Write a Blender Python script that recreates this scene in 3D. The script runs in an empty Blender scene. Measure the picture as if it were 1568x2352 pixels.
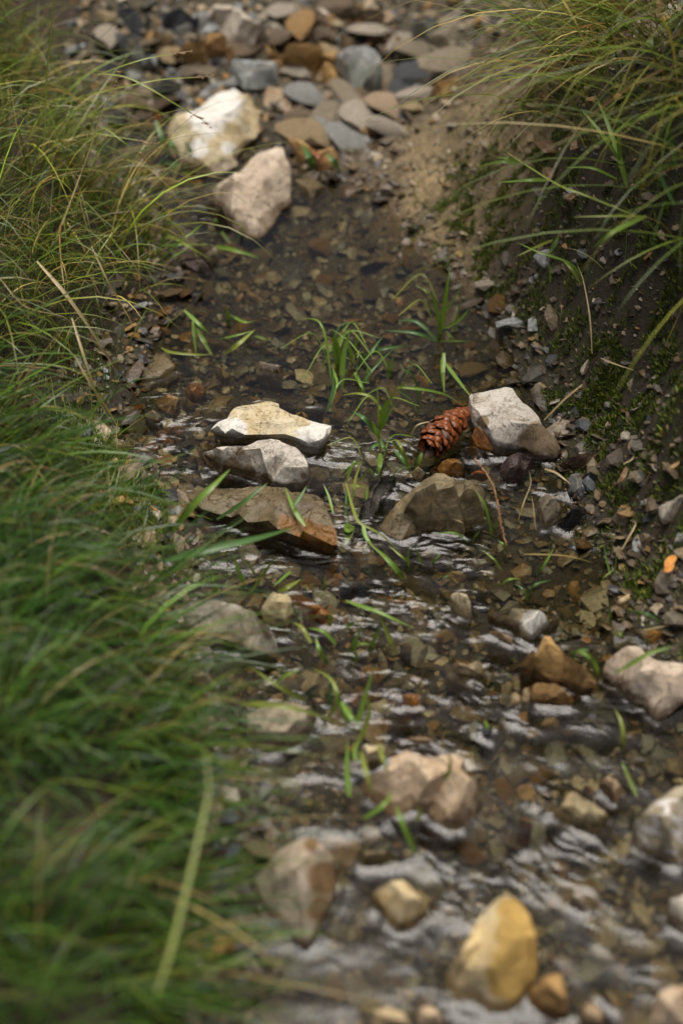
import bpy, bmesh, math, random
import numpy as np
from mathutils import Vector, noise as mnoise
from mathutils.geometry import delaunay_2d_cdt
R = math.radians
random.seed(7); rng = np.random.default_rng(7)
scene = bpy.context.scene
col = scene.collection

# ---------------------------------------------------------------- camera
PITCH = R(42.0); CAM_H = 1.0; FPX = 3267.0       # photo grid used for measuring: 1568 x 2352
cam = bpy.data.cameras.new('camera'); camo = bpy.data.objects.new('camera', cam); col.objects.link(camo)
camo.location = (0, 0, CAM_H); camo.rotation_euler = (R(90) - PITCH, 0, 0)
cam.sensor_fit = 'HORIZONTAL'; cam.sensor_width = 24.0; cam.lens = 24.0 * FPX / 1568.0
cam.clip_start = 0.02; cam.clip_end = 300.0
cam.dof.use_dof = True; cam.dof.focus_distance = 1.53; cam.dof.aperture_fstop = 2.2; cam.dof.aperture_blades = 9
scene.camera = camo

# ---------------------------------------------------------------- sky, overcast light, exposure
SUN_EL, SUN_AZ = 85.0, 6.0                        # azimuth from +Y (ahead) towards +X
w = bpy.data.worlds.new('World'); scene.world = w; w.use_nodes = True
nt = w.node_tree; nt.nodes.clear()
sky = nt.nodes.new('ShaderNodeTexSky'); sky.sky_type = 'NISHITA'; sky.sun_disc = False
sky.sun_elevation = R(SUN_EL); sky.sun_rotation = R(SUN_AZ); sky.air_density = 0.4; sky.dust_density = 7.0; sky.ozone_density = 0.2
bg = nt.nodes.new('ShaderNodeBackground'); bg.inputs[1].default_value = 0.05
wo = nt.nodes.new('ShaderNodeOutputWorld')
nt.links.new(sky.outputs[0], bg.inputs[0]); nt.links.new(bg.outputs[0], wo.inputs[0])
sl = bpy.data.lights.new('sun', 'SUN'); sl.energy = 1.5; sl.angle = R(37); sl.color = (1.0, 0.96, 0.90)
so = bpy.data.objects.new('sun', sl); col.objects.link(so)
so.rotation_euler = (R(90 - SUN_EL), 0, R(180 - SUN_AZ)); so.location = (0, 2, 4)
vs = scene.view_settings; vs.view_transform = 'Standard'; vs.look = 'None'; vs.gamma = 1.0; vs.use_curve_mapping = False
vs.exposure = 1.33
cy = scene.cycles
cy.use_denoising = True
try: cy.denoiser = 'OPENIMAGEDENOISE'
except Exception: pass
cy.max_bounces = 8; cy.transparent_max_bounces = 12; cy.diffuse_bounces = 3; cy.glossy_bounces = 3
cy.caustics_reflective = False; cy.caustics_refractive = False; cy.sample_clamp_indirect = 4.0; cy.sample_clamp_direct = 6.0

# ---------------------------------------------------------------- measuring helpers
SP, CP = math.sin(PITCH), math.cos(PITCH)
def at(px, py, z=0.0):
    """Point at height z that the photo shows at (px, py) of its 1568 x 2352 grid."""
    u = (px - 784.0) / FPX; v = (1176.0 - py) / FPX
    dy = CP + v * SP; dz = -SP + v * CP
    t = (z - CAM_H) / dz
    return Vector((u * t, dy * t, z))
def to_p(x, y, z):
    dz = z - CAM_H
    depth = y * CP - dz * SP
    return 784 + FPX * x / depth, 1176 - FPX * (y * SP + dz * CP) / depth
def ss(a, b, x):
    t = np.clip((x - a) / (b - a), 0, 1); return t * t * (3 - 2 * t)

# numpy gradient noise
_perm = rng.permutation(512); _g = rng.normal(size=(512, 2)); _g /= np.linalg.norm(_g, axis=1)[:, None]
def pn(x, y):
    xi = np.floor(x).astype(int); yi = np.floor(y).astype(int); fx = x - xi; fy = y - yi
    def gr(ix, iy, dx, dy):
        h = _perm[(_perm[ix & 511] + iy) & 511]; return _g[h, 0] * dx + _g[h, 1] * dy
    ux = fx**3 * (fx * (fx * 6 - 15) + 10); uy = fy**3 * (fy * (fy * 6 - 15) + 10)
    a = gr(xi, yi, fx, fy); b = gr(xi + 1, yi, fx - 1, fy); c = gr(xi, yi + 1, fx, fy - 1); d = gr(xi + 1, yi + 1, fx - 1, fy - 1)
    return (a + ux * (b - a)) * (1 - uy) + (c + ux * (d - c)) * uy
def fbm(x, y, o=4):
    s = 0; a = 1.0
    for i in range(o):
        s = s + a * pn(x * 2**i + 17.3 * i, y * 2**i - 9.1 * i); a *= 0.5
    return s

# ---------------------------------------------------------------- object helpers
def tag(o, label=None, cat=None, group=None, kind=None):
    if label: o['label'] = label
    if cat: o['category'] = cat
    if group: o['group'] = group
    if kind: o['kind'] = kind
    return o
def obj(name, me, parent=None, loc=None):
    o = bpy.data.objects.new(name, me); col.objects.link(o)
    if parent is not None: o.parent = parent
    if loc is not None: o.location = loc
    return o
def np_mesh(name, V, F, mat, smooth=True, attrs=None, cols=None):
    """mesh from numpy arrays; F is (n,3) or (n,4)"""
    V = np.asarray(V, np.float32); F = np.asarray(F, np.int32)
    me = bpy.data.meshes.new(name); k = F.shape[1]
    me.vertices.add(len(V)); me.vertices.foreach_set('co', V.ravel())
    me.loops.add(F.size); me.loops.foreach_set('vertex_index', F.ravel())
    me.polygons.add(len(F)); me.polygons.foreach_set('loop_start', np.arange(0, F.size, k, dtype=np.int32))
    me.polygons.foreach_set('loop_total', np.full(len(F), k, np.int32))
    me.polygons.foreach_set('use_smooth', np.full(len(F), smooth, bool))
    me.update(calc_edges=True); me.validate()
    for n, a in (attrs or {}).items():
        at_ = me.attributes.new(n, 'FLOAT', 'POINT'); at_.data.foreach_set('value', np.asarray(a, np.float32))
    if cols is not None:
        ca = me.color_attributes.new('col', 'FLOAT_COLOR', 'POINT')
        c4 = np.ones((len(V), 4), np.float32); c4[:, :3] = cols; ca.data.foreach_set('color', c4.ravel())
    if mat: me.materials.append(mat)
    return me

# ---------------------------------------------------------------- materials
class NT:
    def __init__(s, name):
        s.m = bpy.data.materials.new(name); s.m.use_nodes = True; s.t = s.m.node_tree; s.t.nodes.clear()
        s.out = s.n('ShaderNodeOutputMaterial')
    def n(s, ty, **kw):
        nd = s.t.nodes.new(ty)
        for k, v in kw.items():
            if k.startswith('i_'): nd.inputs[k[2:].replace('_', ' ')].default_value = v
            else: setattr(nd, k, v)
        return nd
    def l(s, a, b): s.t.links.new(a, b)
    def mix(s, fac, a, b, mode='MIX'):
        nd = s.n('ShaderNodeMix', data_type='RGBA', blend_type=mode)
        for i, v in ((0, fac), (6, a), (7, b)):
            if isinstance(v, (int, float)): nd.inputs[i].default_value = v
            elif isinstance(v, tuple): nd.inputs[i].default_value = (*v, 1) if len(v) == 3 else v
            else: s.l(v, nd.inputs[i])
        return nd.outputs[2]
    def math(s, op, a, b=0.0, c=None, clamp=False):
        nd = s.n('ShaderNodeMath', operation=op, use_clamp=clamp)
        for i, v in enumerate((a, b) if c is None else (a, b, c)):
            if isinstance(v, (int, float)): nd.inputs[i].default_value = v
            else: s.l(v, nd.inputs[i])
        return nd.outputs[0]
    def ramp(s, v, lo, hi):
        nd = s.n('ShaderNodeMapRange', interpolation_type='SMOOTHSTEP'); s.l(v, nd.inputs[0])
        nd.inputs[1].default_value = lo; nd.inputs[2].default_value = hi; return nd.outputs[0]
    def noise(s, vec, scale, detail=4, rough=0.55, dist=0.0):
        nd = s.n('ShaderNodeTexNoise'); s.l(vec, nd.inputs['Vector'])
        nd.inputs['Scale'].default_value = scale; nd.inputs['Detail'].default_value = detail
        nd.inputs['Roughness'].default_value = rough; nd.inputs['Distortion'].default_value = dist
        return nd.outputs[0]
    def attr(s, name): return s.n('ShaderNodeAttribute', attribute_name=name)

def wet_finish(b, colour, wet, vec, bump_h, bump_str, dry_rough=0.8, bump_dist=0.002):
    dark = b.mix(1.0, colour, (0.44, 0.40, 0.36), 'MULTIPLY')
    c = b.mix(wet, colour, dark)
    rn = b.noise(vec, 220, 3)
    wr = b.ramp(rn, 0.3, 0.75)
    wetr = b.math('MULTIPLY_ADD', wr, 0.25, 0.12)
    rough = b.math('ADD', b.math('MULTIPLY', wetr, wet), b.math('MULTIPLY', b.math('SUBTRACT', 1.0, wet), dry_rough))
    p = b.n('ShaderNodeBsdfPrincipled'); b.l(c, p.inputs['Base Color']); b.l(rough, p.inputs['Roughness'])
    p.inputs['Specular IOR Level'].default_value = 0.45
    bp = b.n('ShaderNodeBump'); bp.inputs['Strength'].default_value = bump_str; bp.inputs['Distance'].default_value = bump_dist
    b.l(bump_h, bp.inputs['Height']); b.l(bp.outputs[0], p.inputs['Normal'])
    b.l(p.outputs[0], b.out.inputs[0])

def stone_mat(name, c1, c2, c3, speck=0.5, strata=1.0, stain=(0.2, 0.12, 0.05), vein=None):
    b = NT(name)
    tc = b.n('ShaderNodeTexCoord'); oi = b.n('ShaderNodeObjectInfo')
    off = b.n('ShaderNodeVectorMath', operation='SCALE'); off.inputs[0].default_value = (3.1, 5.3, 7.7)
    b.l(oi.outputs['Random'], off.inputs['Scale'])
    ad = b.n('ShaderNodeVectorMath', operation='ADD'); b.l(tc.outputs['Object'], ad.inputs[0]); b.l(off.outputs[0], ad.inputs[1])
    mp = b.n('ShaderNodeMapping'); mp.inputs['Scale'].default_value = (1, 1, strata); mp.inputs['Rotation'].default_value = (0.5, 0.3, 0.4)
    b.l(ad.outputs[0], mp.inputs[0]); v = mp.outputs[0]
    big = b.ramp(b.noise(v, 22, 5, 0.6, 0.6), 0.36, 0.62)
    c = b.mix(big, c1, c2)
    mid = b.ramp(b.noise(v, 55, 6, 0.65, 1.2), 0.50, 0.68)
    c = b.mix(b.math('MULTIPLY', mid, 0.75), c, c3)
    sp = b.ramp(b.noise(v, 330, 3, 0.7), 0.52, 0.66)
    c = b.mix(b.math('MULTIPLY', sp, speck), c, b.mix(1.0, c, (0.35, 0.32, 0.28), 'MULTIPLY'))
    sp2 = b.ramp(b.noise(v, 160, 5, 0.7, 0.5), 0.56, 0.72)
    c = b.mix(b.math('MULTIPLY', sp2, speck * 0.7), c, b.mix(1.0, c, (1.35, 1.33, 1.3), 'MULTIPLY'))
    # thin dark cracks
    ck = b.noise(v, 26, 6, 0.6, 1.5)
    ck = b.math('ABSOLUTE', b.math('SUBTRACT', ck, 0.5))
    ck = b.math('SUBTRACT', 1.0, b.ramp(ck, 0.0, 0.012))
    c = b.mix(b.math('MULTIPLY', ck, 0.55), c, b.mix(1.0, c, (0.28, 0.25, 0.2), 'MULTIPLY'))
    st = b.attr('stain'); stn = b.math('ADD', st.outputs['Fac'], b.math('MULTIPLY', b.math('SUBTRACT', b.noise(v, 60, 5, 0.65), 0.5), 0.9))
    stm = b.math('MULTIPLY', b.ramp(stn, 0.35, 0.62), b.ramp(st.outputs['Fac'], 0.02, 0.2))
    scol = b.mix(b.noise(v, 90, 4), tuple(x * 0.6 for x in stain), tuple(min(1, x * 1.35) for x in stain))
    c = b.mix(stm, c, scol)
    if vein:
        vn = b.noise(v, 9, 3, 0.5, 2.0)
        vn = b.math('SUBTRACT', 1.0, b.ramp(b.math('ABSOLUTE', b.math('SUBTRACT', vn, 0.47)), 0.012, 0.03))
        c = b.mix(vn, c, vein)
    hgt = b.math('ADD', b.math('MULTIPLY', b.noise(v, 90, 8, 0.7, 0.4), 1.0), b.math('MULTIPLY', ck, -0.5))
    wet = b.attr('wet').outputs['Fac']
    wetn = b.math('ADD', wet, b.math('MULTIPLY', b.math('SUBTRACT', b.noise(v, 40, 3), 0.5), 0.5))
    wetm = b.math('MULTIPLY', b.ramp(wetn, 0.3, 0.6), b.ramp(wet, 0.01, 0.1))
    wet_finish(b, c, wetm, v, hgt, 0.75, 0.82, 0.004)
    return b.m

M = {
 'cream':   stone_mat('cream_stone', (0.50,0.44,0.30), (0.40,0.32,0.175), (0.28,0.20,0.085), 0.45, stain=(0.58,0.56,0.50)),
 'pale':    stone_mat('pale_stone', (0.50,0.455,0.37), (0.40,0.35,0.27), (0.26,0.21,0.14), 0.5),
 'greywhite': stone_mat('grey_white_stone', (0.52,0.485,0.42), (0.41,0.37,0.31), (0.21,0.165,0.11), 0.6, 0.5, stain=(0.19,0.14,0.08)),
 'pinkgrey': stone_mat('pink_grey_stone', (0.52,0.44,0.335), (0.40,0.32,0.235), (0.24,0.18,0.12), 0.5),
 'pinktan': stone_mat('pink_tan_stone', (0.47,0.37,0.255), (0.39,0.28,0.165), (0.27,0.17,0.09), 0.5),
 'tan':     stone_mat('tan_stone', (0.46,0.36,0.21), (0.36,0.27,0.14), (0.20,0.13,0.06), 0.4),
 'ochre':   stone_mat('ochre_stone', (0.42,0.26,0.09), (0.32,0.19,0.07), (0.18,0.10,0.04), 0.35),
 'orange':  stone_mat('orange_stone', (0.48,0.23,0.05), (0.36,0.16,0.04), (0.20,0.09,0.03), 0.3),
 'golden':  stone_mat('golden_stone', (0.56,0.47,0.30), (0.50,0.38,0.18), (0.40,0.27,0.10), 0.25, stain=(0.40,0.26,0.07)),
 'olive':   stone_mat('olive_stone', (0.30,0.25,0.14), (0.20,0.165,0.09), (0.34,0.25,0.12), 0.55, stain=(0.34,0.17,0.03)),
 'greybrown': stone_mat('grey_brown_stone', (0.34,0.29,0.21), (0.24,0.20,0.13), (0.14,0.11,0.07), 0.6),
 'brown':   stone_mat('brown_stone', (0.22,0.165,0.10), (0.15,0.11,0.067), (0.09,0.065,0.042), 0.5),
 'slate':   stone_mat('dark_slate', (0.075,0.08,0.082), (0.05,0.055,0.06), (0.12,0.12,0.11), 0.6, 2.0),
 'black':   stone_mat('black_stone', (0.022,0.024,0.028), (0.03,0.035,0.04), (0.06,0.06,0.06), 0.4),
 'bluegrey': stone_mat('blue_grey_stone', (0.33,0.34,0.32), (0.24,0.26,0.25), (0.38,0.35,0.27), 0.4, stain=(0.16,0.17,0.14)),
 'purple':  stone_mat('purple_brown_stone', (0.16,0.11,0.11), (0.11,0.075,0.075), (0.2,0.15,0.13), 0.5, 2.0),
 'mottled': stone_mat('mottled_stone', (0.40,0.40,0.38), (0.05,0.055,0.06), (0.46,0.45,0.42), 0.7),
 'tanvein': stone_mat('veined_tan_stone', (0.38,0.33,0.23), (0.30,0.26,0.17), (0.22,0.18,0.11), 0.35, vein=(0.62,0.60,0.56)),
}
def ground_mat():
    b = NT('stream_ground'); geo = b.n('ShaderNodeNewGeometry'); v = geo.outputs['Position']
    n1 = b.noise(v, 14, 5, 0.6); n2 = b.noise(v, 120, 5, 0.7); n3 = b.noise(v, 420, 4, 0.7)
    mud = b.mix(b.ramp(n1, 0.35, 0.65), (0.036, 0.030, 0.015), (0.064, 0.053, 0.027))
    mud = b.mix(b.ramp(n2, 0.5, 0.7), mud, (0.11, 0.085, 0.05))
    sand = b.mix(b.ramp(n2, 0.4, 0.65), (0.26, 0.185, 0.085), (0.40, 0.30, 0.16))
    sand = b.mix(b.math('MULTIPLY', b.ramp(n3, 0.52, 0.66), 0.7), sand, (0.08, 0.06, 0.03))
    soil = b.mix(b.ramp(n2, 0.4, 0.7), (0.026, 0.018, 0.010), (0.060, 0.042, 0.023))
    c = b.mix(b.attr('sand').outputs['Fac'], mud, sand)
    c = b.mix(b.attr('soil').outputs['Fac'], c, soil)
    ms = b.attr('moss').outputs['Fac']
    c = b.mix(b.math('MULTIPLY', ms, b.ramp(b.noise(v, 45, 4, 0.65), 0.42, 0.6)), c, (0.052, 0.058, 0.014))
    h = b.math('ADD', n2, b.math('MULTIPLY', n3, 0.6))
    wet_finish(b, c, b.attr('wet').outputs['Fac'], v, h, 1.0, 0.85, 0.004)
    return b.m
def gravel_mat():
    b = NT('gravel_mix'); geo = b.n('ShaderNodeNewGeometry'); v = geo.outputs['Position']
    c = b.attr('col').outputs['Color']
    n = b.ramp(b.noise(v, 260, 4, 0.65), 0.35, 0.7)
    c = b.mix(n, b.mix(1.0, c, (0.6, 0.58, 0.55), 'MULTIPLY'), b.mix(1.0, c, (1.25, 1.22, 1.18), 'MULTIPLY'))
    wet_finish(b, c, b.attr('wet').outputs['Fac'], v, b.noise(v, 500, 4, 0.7), 0.5, 0.75, 0.0015)
    return b.m
def grass_mat(name='grass_blades', rough=0.36):
    b = NT(name)
    c = b.attr('col').outputs['Color']
    p = b.n('ShaderNodeBsdfPrincipled'); b.l(c, p.inputs['Base Color']); p.inputs['Roughness'].default_value = rough
    p.inputs['Specular IOR Level'].default_value = 0.4
    t = b.n('ShaderNodeBsdfTranslucent'); b.l(b.mix(1.0, c, (1.2, 1.25, 0.7), 'MULTIPLY'), t.inputs[0])
    m = b.n('ShaderNodeMixShader'); m.inputs[0].default_value = 0.30
    b.l(p.outputs[0], m.inputs[1]); b.l(t.outputs[0], m.inputs[2]); b.l(m.outputs[0], b.out.inputs[0])
    return b.m
def water_mat():
    b = NT('stream_water'); geo = b.n('ShaderNodeNewGeometry'); v = geo.outputs['Position']
    wv = b.n('ShaderNodeTexNoise'); wv.inputs['Scale'].default_value = 24; wv.inputs['Detail'].default_value = 2; b.l(v, wv.inputs['Vector'])
    wsc = b.n('ShaderNodeVectorMath', operation='SCALE'); b.l(wv.outputs['Color'], wsc.inputs[0]); wsc.inputs['Scale'].default_value = 0.030
    vv = b.n('ShaderNodeVectorMath', operation='ADD'); b.l(v, vv.inputs[0]); b.l(wsc.outputs[0], vv.inputs[1])
    def wave(deg, sx, sy, det):
        m1 = b.n('ShaderNodeMapping'); m1.inputs['Rotation'].default_value = (0, 0, R(deg)); b.l(vv.outputs[0], m1.inputs[0])
        m2 = b.n('ShaderNodeMapping'); m2.inputs['Scale'].default_value = (sx, sy, 1); b.l(m1.outputs[0], m2.inputs[0])
        return b.noise(m2.outputs[0], 1.0, det, 0.45, 0.3)
    n1 = wave(9, 28, 84, 1.8); n2 = wave(38, 22, 84, 1.8); n3 = wave(-24, 46, 66, 1.2)
    fl = b.attr('flow').outputs['Fac']
    h = b.math('ADD', b.math('MULTIPLY', n1, b.math('SUBTRACT', 1.0, fl)), b.math('MULTIPLY', n2, fl))
    h = b.math('ADD', h, b.math('MULTIPLY', n3, 0.45))
    bp = b.n('ShaderNodeBump'); bp.inputs['Strength'].default_value = 1.0; bp.inputs['Distance'].default_value = 0.0034
    b.l(b.math('MULTIPLY', h, b.attr('ripple').outputs['Fac']), bp.inputs['Height'])
    fr = b.n('ShaderNodeFresnel'); fr.inputs[0].default_value = 1.34; b.l(bp.outputs[0], fr.inputs['Normal'])
    g = b.n('ShaderNodeBsdfGlossy'); g.inputs['Roughness'].default_value = 0.16; g.inputs[0].default_value = (1, 1, 1, 1)
    b.l(bp.outputs[0], g.inputs['Normal'])
    t = b.n('ShaderNodeBsdfTransparent'); t.inputs[0].default_value = (0.735, 0.715, 0.54, 1)
    m = b.n('ShaderNodeMixShader'); b.l(fr.outputs[0], m.inputs[0]); b.l(t.outputs[0], m.inputs[1]); b.l(g.outputs[0], m.inputs[2])
    b.l(m.outputs[0], b.out.inputs[0])
    return b.m
def plain_mat(name, c1, c2, scale=150, rough=0.5, spec=0.4):
    b = NT(name); tc = b.n('ShaderNodeTexCoord'); oi = b.n('ShaderNodeObjectInfo')
    ad = b.n('ShaderNodeVectorMath', operation='ADD'); b.l(tc.outputs['Object'], ad.inputs[0]); b.l(oi.outputs['Random'], ad.inputs[1])
    n = b.noise(ad.outputs[0], scale, 5, 0.65)
    c = b.mix(b.ramp(n, 0.35, 0.65), c1, c2)
    p = b.n('ShaderNodeBsdfPrincipled'); b.l(c, p.inputs['Base Color']); p.inputs['Roughness'].default_value = rough
    p.inputs['Specular IOR Level'].default_value = spec
    bp = b.n('ShaderNodeBump'); bp.inputs['Strength'].default_value = 0.5; bp.inputs['Distance'].default_value = 0.001
    b.l(n, bp.inputs['Height']); b.l(bp.outputs[0], p.inputs['Normal'])
    b.l(p.outputs[0], b.out.inputs[0]); return b.m
GROUND, GRAVEL, GRASS, WATER = ground_mat(), gravel_mat(), grass_mat(), water_mat()
MOSS = grass_mat('moss_shoots', 0.6)

# ---------------------------------------------------------------- terrain and water level
def zwater(x, y):
    """water surface height: upper pool, spill over the stone dam, rapids running down towards the viewer"""
    x = np.asarray(x, float); y = np.asarray(y, float)
    k = ss(0.98, 1.30, y + 0.12 * x)
    z = 0.004 + 0.022 * k
    z = z + 0.035 * ss(2.0, 2.2, y)
    z = z - 0.014 * (1 - ss(0.45, 1.0, y))
    return z
LEFT = [(235,180),(245,330),(320,430),(370,560),(400,660),(345,760),(300,870),(250,960),(280,1060),(380,1150),(430,1330),(440,1480),(490,1600),(520,1700),(570,1800),(600,1880),(590,2000),(560,2100),(560,2352),(560,2600)]
RIGHT = [(1010,120),(960,200),(890,330),(860,440),(930,540),(1060,640),(1150,720),(1200,800),(1215,880),(1270,950),(1290,1040),(1310,1130),(1320,1230),(1420,1290),(1450,1400),(1490,1480),(1590,1560),(1800,1700),(1900,2000),(1900,2400)]
def shore(pl):
    a = []
    for px, py in pl:
        q = at(px, py, 0.01)
        for _ in range(4): q = at(px, py, float(zwater(q.x, q.y)))
        a.append((q.x, q.y))
    a = np.array(a); return a[np.argsort(a[:, 1])]
SL, SR = shore(LEFT), shore(RIGHT)
xl = lambda y: np.interp(y, SL[:, 1], SL[:, 0]); xr = lambda y: np.interp(y, SR[:, 1], SR[:, 0])
ctrl = []
for x, y in SL:
    z = float(zwater(x, y)); ctrl.append((x, y, z))
    for d, dz in ((-0.03, 0.03), (-0.09, 0.085), (-0.2, 0.14), (-0.4, 0.18), (-0.8, 0.25)): ctrl.append((x + d, y, z + dz))
    ctrl.append((x + 0.06, y, z - 0.02))
for x, y in SR:
    z = float(zwater(x, y)); ctrl.append((x, y, z)); ctrl.append((x - 0.06, y, z - 0.016))
for px, py, z in [(1350,940,.06),(1450,900,.085),(1568,1000,.10),(1568,1200,.08),(1700,1000,.16),(1430,1150,.035),(1400,1230,.02),(1500,1290,.03),(1568,1400,.04),(1800,1400,.09),
                  (1300,700,.10),(1420,700,.15),(1568,650,.22),(1200,600,.085),(1100,480,.075),(1020,400,.06),(1000,300,.07),(1100,300,.09),(1200,400,.13),(1300,450,.18),(1300,300,.21),(1250,180,.19),
                  (1150,150,.13),(1080,100,.10),(1400,300,.29),(1450,450,.25),(1568,400,.31),(1568,200,.38),(1400,100,.35),(1300,50,.28),(1200,0,.2),(1750,300,.44),(1750,700,.3),
                  (1080,1700,-.03),(1300,1400,-.025),(1350,1650,-.03),(1200,1300,-.018),(900,1500,-.03),(800,1700,-.03),(1000,1900,-.04),(1300,1950,-.04),(900,2200,-.055),(1200,2200,-.055),(1450,2200,-.05),
                  (750,800,.0),(900,800,.0),(1050,800,.005),(800,620,.006),(900,620,.012),(600,700,.004),(600,880,.0),(850,950,.0),(450,950,.008),(500,1080,-.004),(700,1150,-.02),(1050,1230,-.02),
                  (600,400,.03),(800,350,.045),(900,250,.05),(700,200,.06),(500,150,.07),(800,60,.08),(600,20,.09),(350,60,.1),(950,60,.09)]:
    q = at(px, py, z); ctrl.append((q.x, q.y, z))
ctrl = np.array(ctrl)
_d = np.linalg.norm(ctrl[:, None, :2] - ctrl[None, :, :2], axis=2)
_w = np.linalg.solve(np.block([[_d + -0.02 * np.eye(len(ctrl)), np.ones((len(ctrl), 1))], [np.ones((1, len(ctrl))), np.zeros((1, 1))]]), np.append(ctrl[:, 2], 0))
X0, X1, Y0, Y1, ST = -0.95, 1.05, 0.2, 3.1, 0.0095
gx = np.arange(X0, X1 + 1e-6, ST); gy = np.arange(Y0, Y1 + 1e-6, ST)
GX, GY = np.meshgrid(gx, gy)
GZ = np.full(GX.shape, _w[-1])
for (cx, cy_, _), ww in zip(ctrl, _w[:-1]): GZ += ww * np.hypot(GX - cx, GY - cy_)
for _ in range(2):
    P_ = np.pad(GZ, 1, mode='edge'); GZ = (P_[:-2, 1:-1] + P_[2:, 1:-1] + P_[1:-1, :-2] + P_[1:-1, 2:] + 2 * GZ) / 6
GZ += 0.006 * fbm(GX * 14, GY * 14, 3) + 0.0022 * fbm(GX * 60, GY * 60, 3)
_rb = ss(0.0, .10, GX - xr(GY)); GZ += _rb * (0.011 * fbm(GX * 22, GY * 22, 4))
def hz(x, y):
    x = np.clip(np.asarray(x, float), X0, X1 - 1e-4); y = np.clip(np.asarray(y, float), Y0, Y1 - 1e-4)
    fx = (x - X0) / ST; fy = (y - Y0) / ST
    i = np.minimum(fx.astype(int), GX.shape[1] - 2); j = np.minimum(fy.astype(int), GX.shape[0] - 2); u = fx - i; v = fy - j
    return (GZ[j, i] * (1 - u) + GZ[j, i + 1] * u) * (1 - v) + (GZ[j + 1, i] * (1 - u) + GZ[j + 1, i + 1] * u) * v
def on_ground(px, py, up=0.0):
    q = at(px, py, 0.03)
    for _ in range(12): q = at(px, py, 0.5 * q.z + 0.5 * (float(hz(q.x, q.y)) + up))
    return q
def blob(x, y, lst):
    m = np.zeros_like(x)
    for px, py, r, s in lst:
        q = on_ground(px, py); m = np.maximum(m, s * np.exp(-((x - q.x)**2 + (y - q.y)**2) / (2 * r * r)))
    return m
SANDS = [(1050,380,.10,1),(950,470,.06,1),(1120,300,.12,1),(1100,480,.09,.8),(1180,350,.1,.9),(1000,560,.07,.8),(850,600,.06,.3),(1150,220,.1,.8),(1060,620,.05,.6),(930,560,.05,.7),(1000,610,.05,.7),(1080,560,.05,.8),(1130,520,.05,.8),(1060,660,.04,.6)]
MOSSES = [(1120,380,.05,.6),(1180,430,.05,.6),(1060,500,.04,.5),(1130,640,.04,.6),(1300,520,.06,.6),(1200,250,.06,.5),(1480,1010,.05,.5),(1420,960,.05,.7),(1330,880,.05,1),(1420,850,.06,.9),(1500,880,.06,.9),(1560,850,.06,.9),(1250,560,.06,.7),(1150,520,.05,.5),(1400,620,.08,.6),(1530,1240,.035,1),(1480,1350,.03,.7),(1560,700,.1,.8),(1480,780,.07,.6),(1120,560,.04,.5),(1540,1560,.03,.7)]
def zones(x, y, z):
    wl = zwater(x, y); sand = blob(x, y, SANDS); moss = blob(x, y, MOSSES)
    dl = xl(y) - x; dr = x - xr(y)
    sand = sand * (0.5 + 0.5 * ss(-.30, .22, fbm(x * 16, y * 16, 4)))
    moss = moss * (0.3 + 0.7 * ss(-.1, .3, fbm(x * 11 + 5, y * 11, 3)))
    soil = np.maximum(ss(-0.01, 0.03, dl), ss(0.06, 0.22, dr) * (1 - sand))
    soil = np.maximum(soil, 0.55 * ss(0.0, 0.05, dr) * ss(1.9, 1.5, y) * (1 - sand))
    wet = 1 - ss(0.0, 0.018, z - wl)
    wet = np.maximum(wet, 0.28 * (dr > 0) * (1 - sand))
    return sand, moss, soil, wet

# the ground: a fine sheet in view, running out coarsely to the horizon
def ext(a, far):
    s = np.array([0.05, 0.15, 0.4, 1, 2.5, 6, 15, 40, far]); return np.concatenate([a[0] - s[::-1], a, a[-1] + s])
ex, ey = ext(gx, 120), ext(gy, 120); EX, EY = np.meshgrid(ex, ey)
EZ = hz(EX, EY); far = np.maximum(np.maximum(X0 - EX, EX - X1), np.maximum(Y0 - EY, EY - Y1)).clip(0)
EZ = EZ + 0.02 * np.minimum(far, 5)
V = np.stack([EX.ravel(), EY.ravel(), EZ.ravel()], 1)
ny, nx = EX.shape; idx = np.arange(nx * ny).reshape(ny, nx)
F = np.stack([idx[:-1, :-1].ravel(), idx[:-1, 1:].ravel(), idx[1:, 1:].ravel(), idx[1:, :-1].ravel()], 1)
sd, ms, sl_, wt = zones(V[:, 0], V[:, 1], V[:, 2])
g = obj('ground', np_mesh('ground', V, F, GROUND, True, dict(sand=sd, moss=ms, soil=sl_, wet=wt)))
tag(g, 'muddy stream bed and soil banks with patches of tan grit', 'ground', kind='structure')

# ---------------------------------------------------------------- stones
# outlines are read off enlarged pieces of the photo: each piece has an origin, four of its pixels make one grid pixel
CR = {'P':(0,0,1), 'C1':(392,878,4), 'C2':(784,878,4), 'C3':(1176,878,4), 'C4':(235.2,0,4), 'C5':(627.2,0,4), 'C6':(313.6,250.9,4), 'C7':(235.2,721.3,4),
      'D1':(1176,1254.4,4), 'D2':(784,1254.4,4), 'D3':(1176,1630.7,4), 'D4':(784,1568,4), 'D5':(784,1960,4), 'D6':(1176,1960,4), 'D7':(392,1270,4),
      'R2':(784,0,2), 'R3':(0,564.5,2), 'R4':(784,564.5,2), 'R1':(0,0,2), 'R5':(0,1129,2), 'R7':(0,1693.4,2)}
def px(crop, s):
    ox, oy, k = CR[crop]; out = []
    for tok in s.split():
        f = [float(a) for a in tok.split(',')]
        out.append((ox + f[0] / k, oy + f[1] / k) + tuple(f[2:]))
    return out
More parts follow.
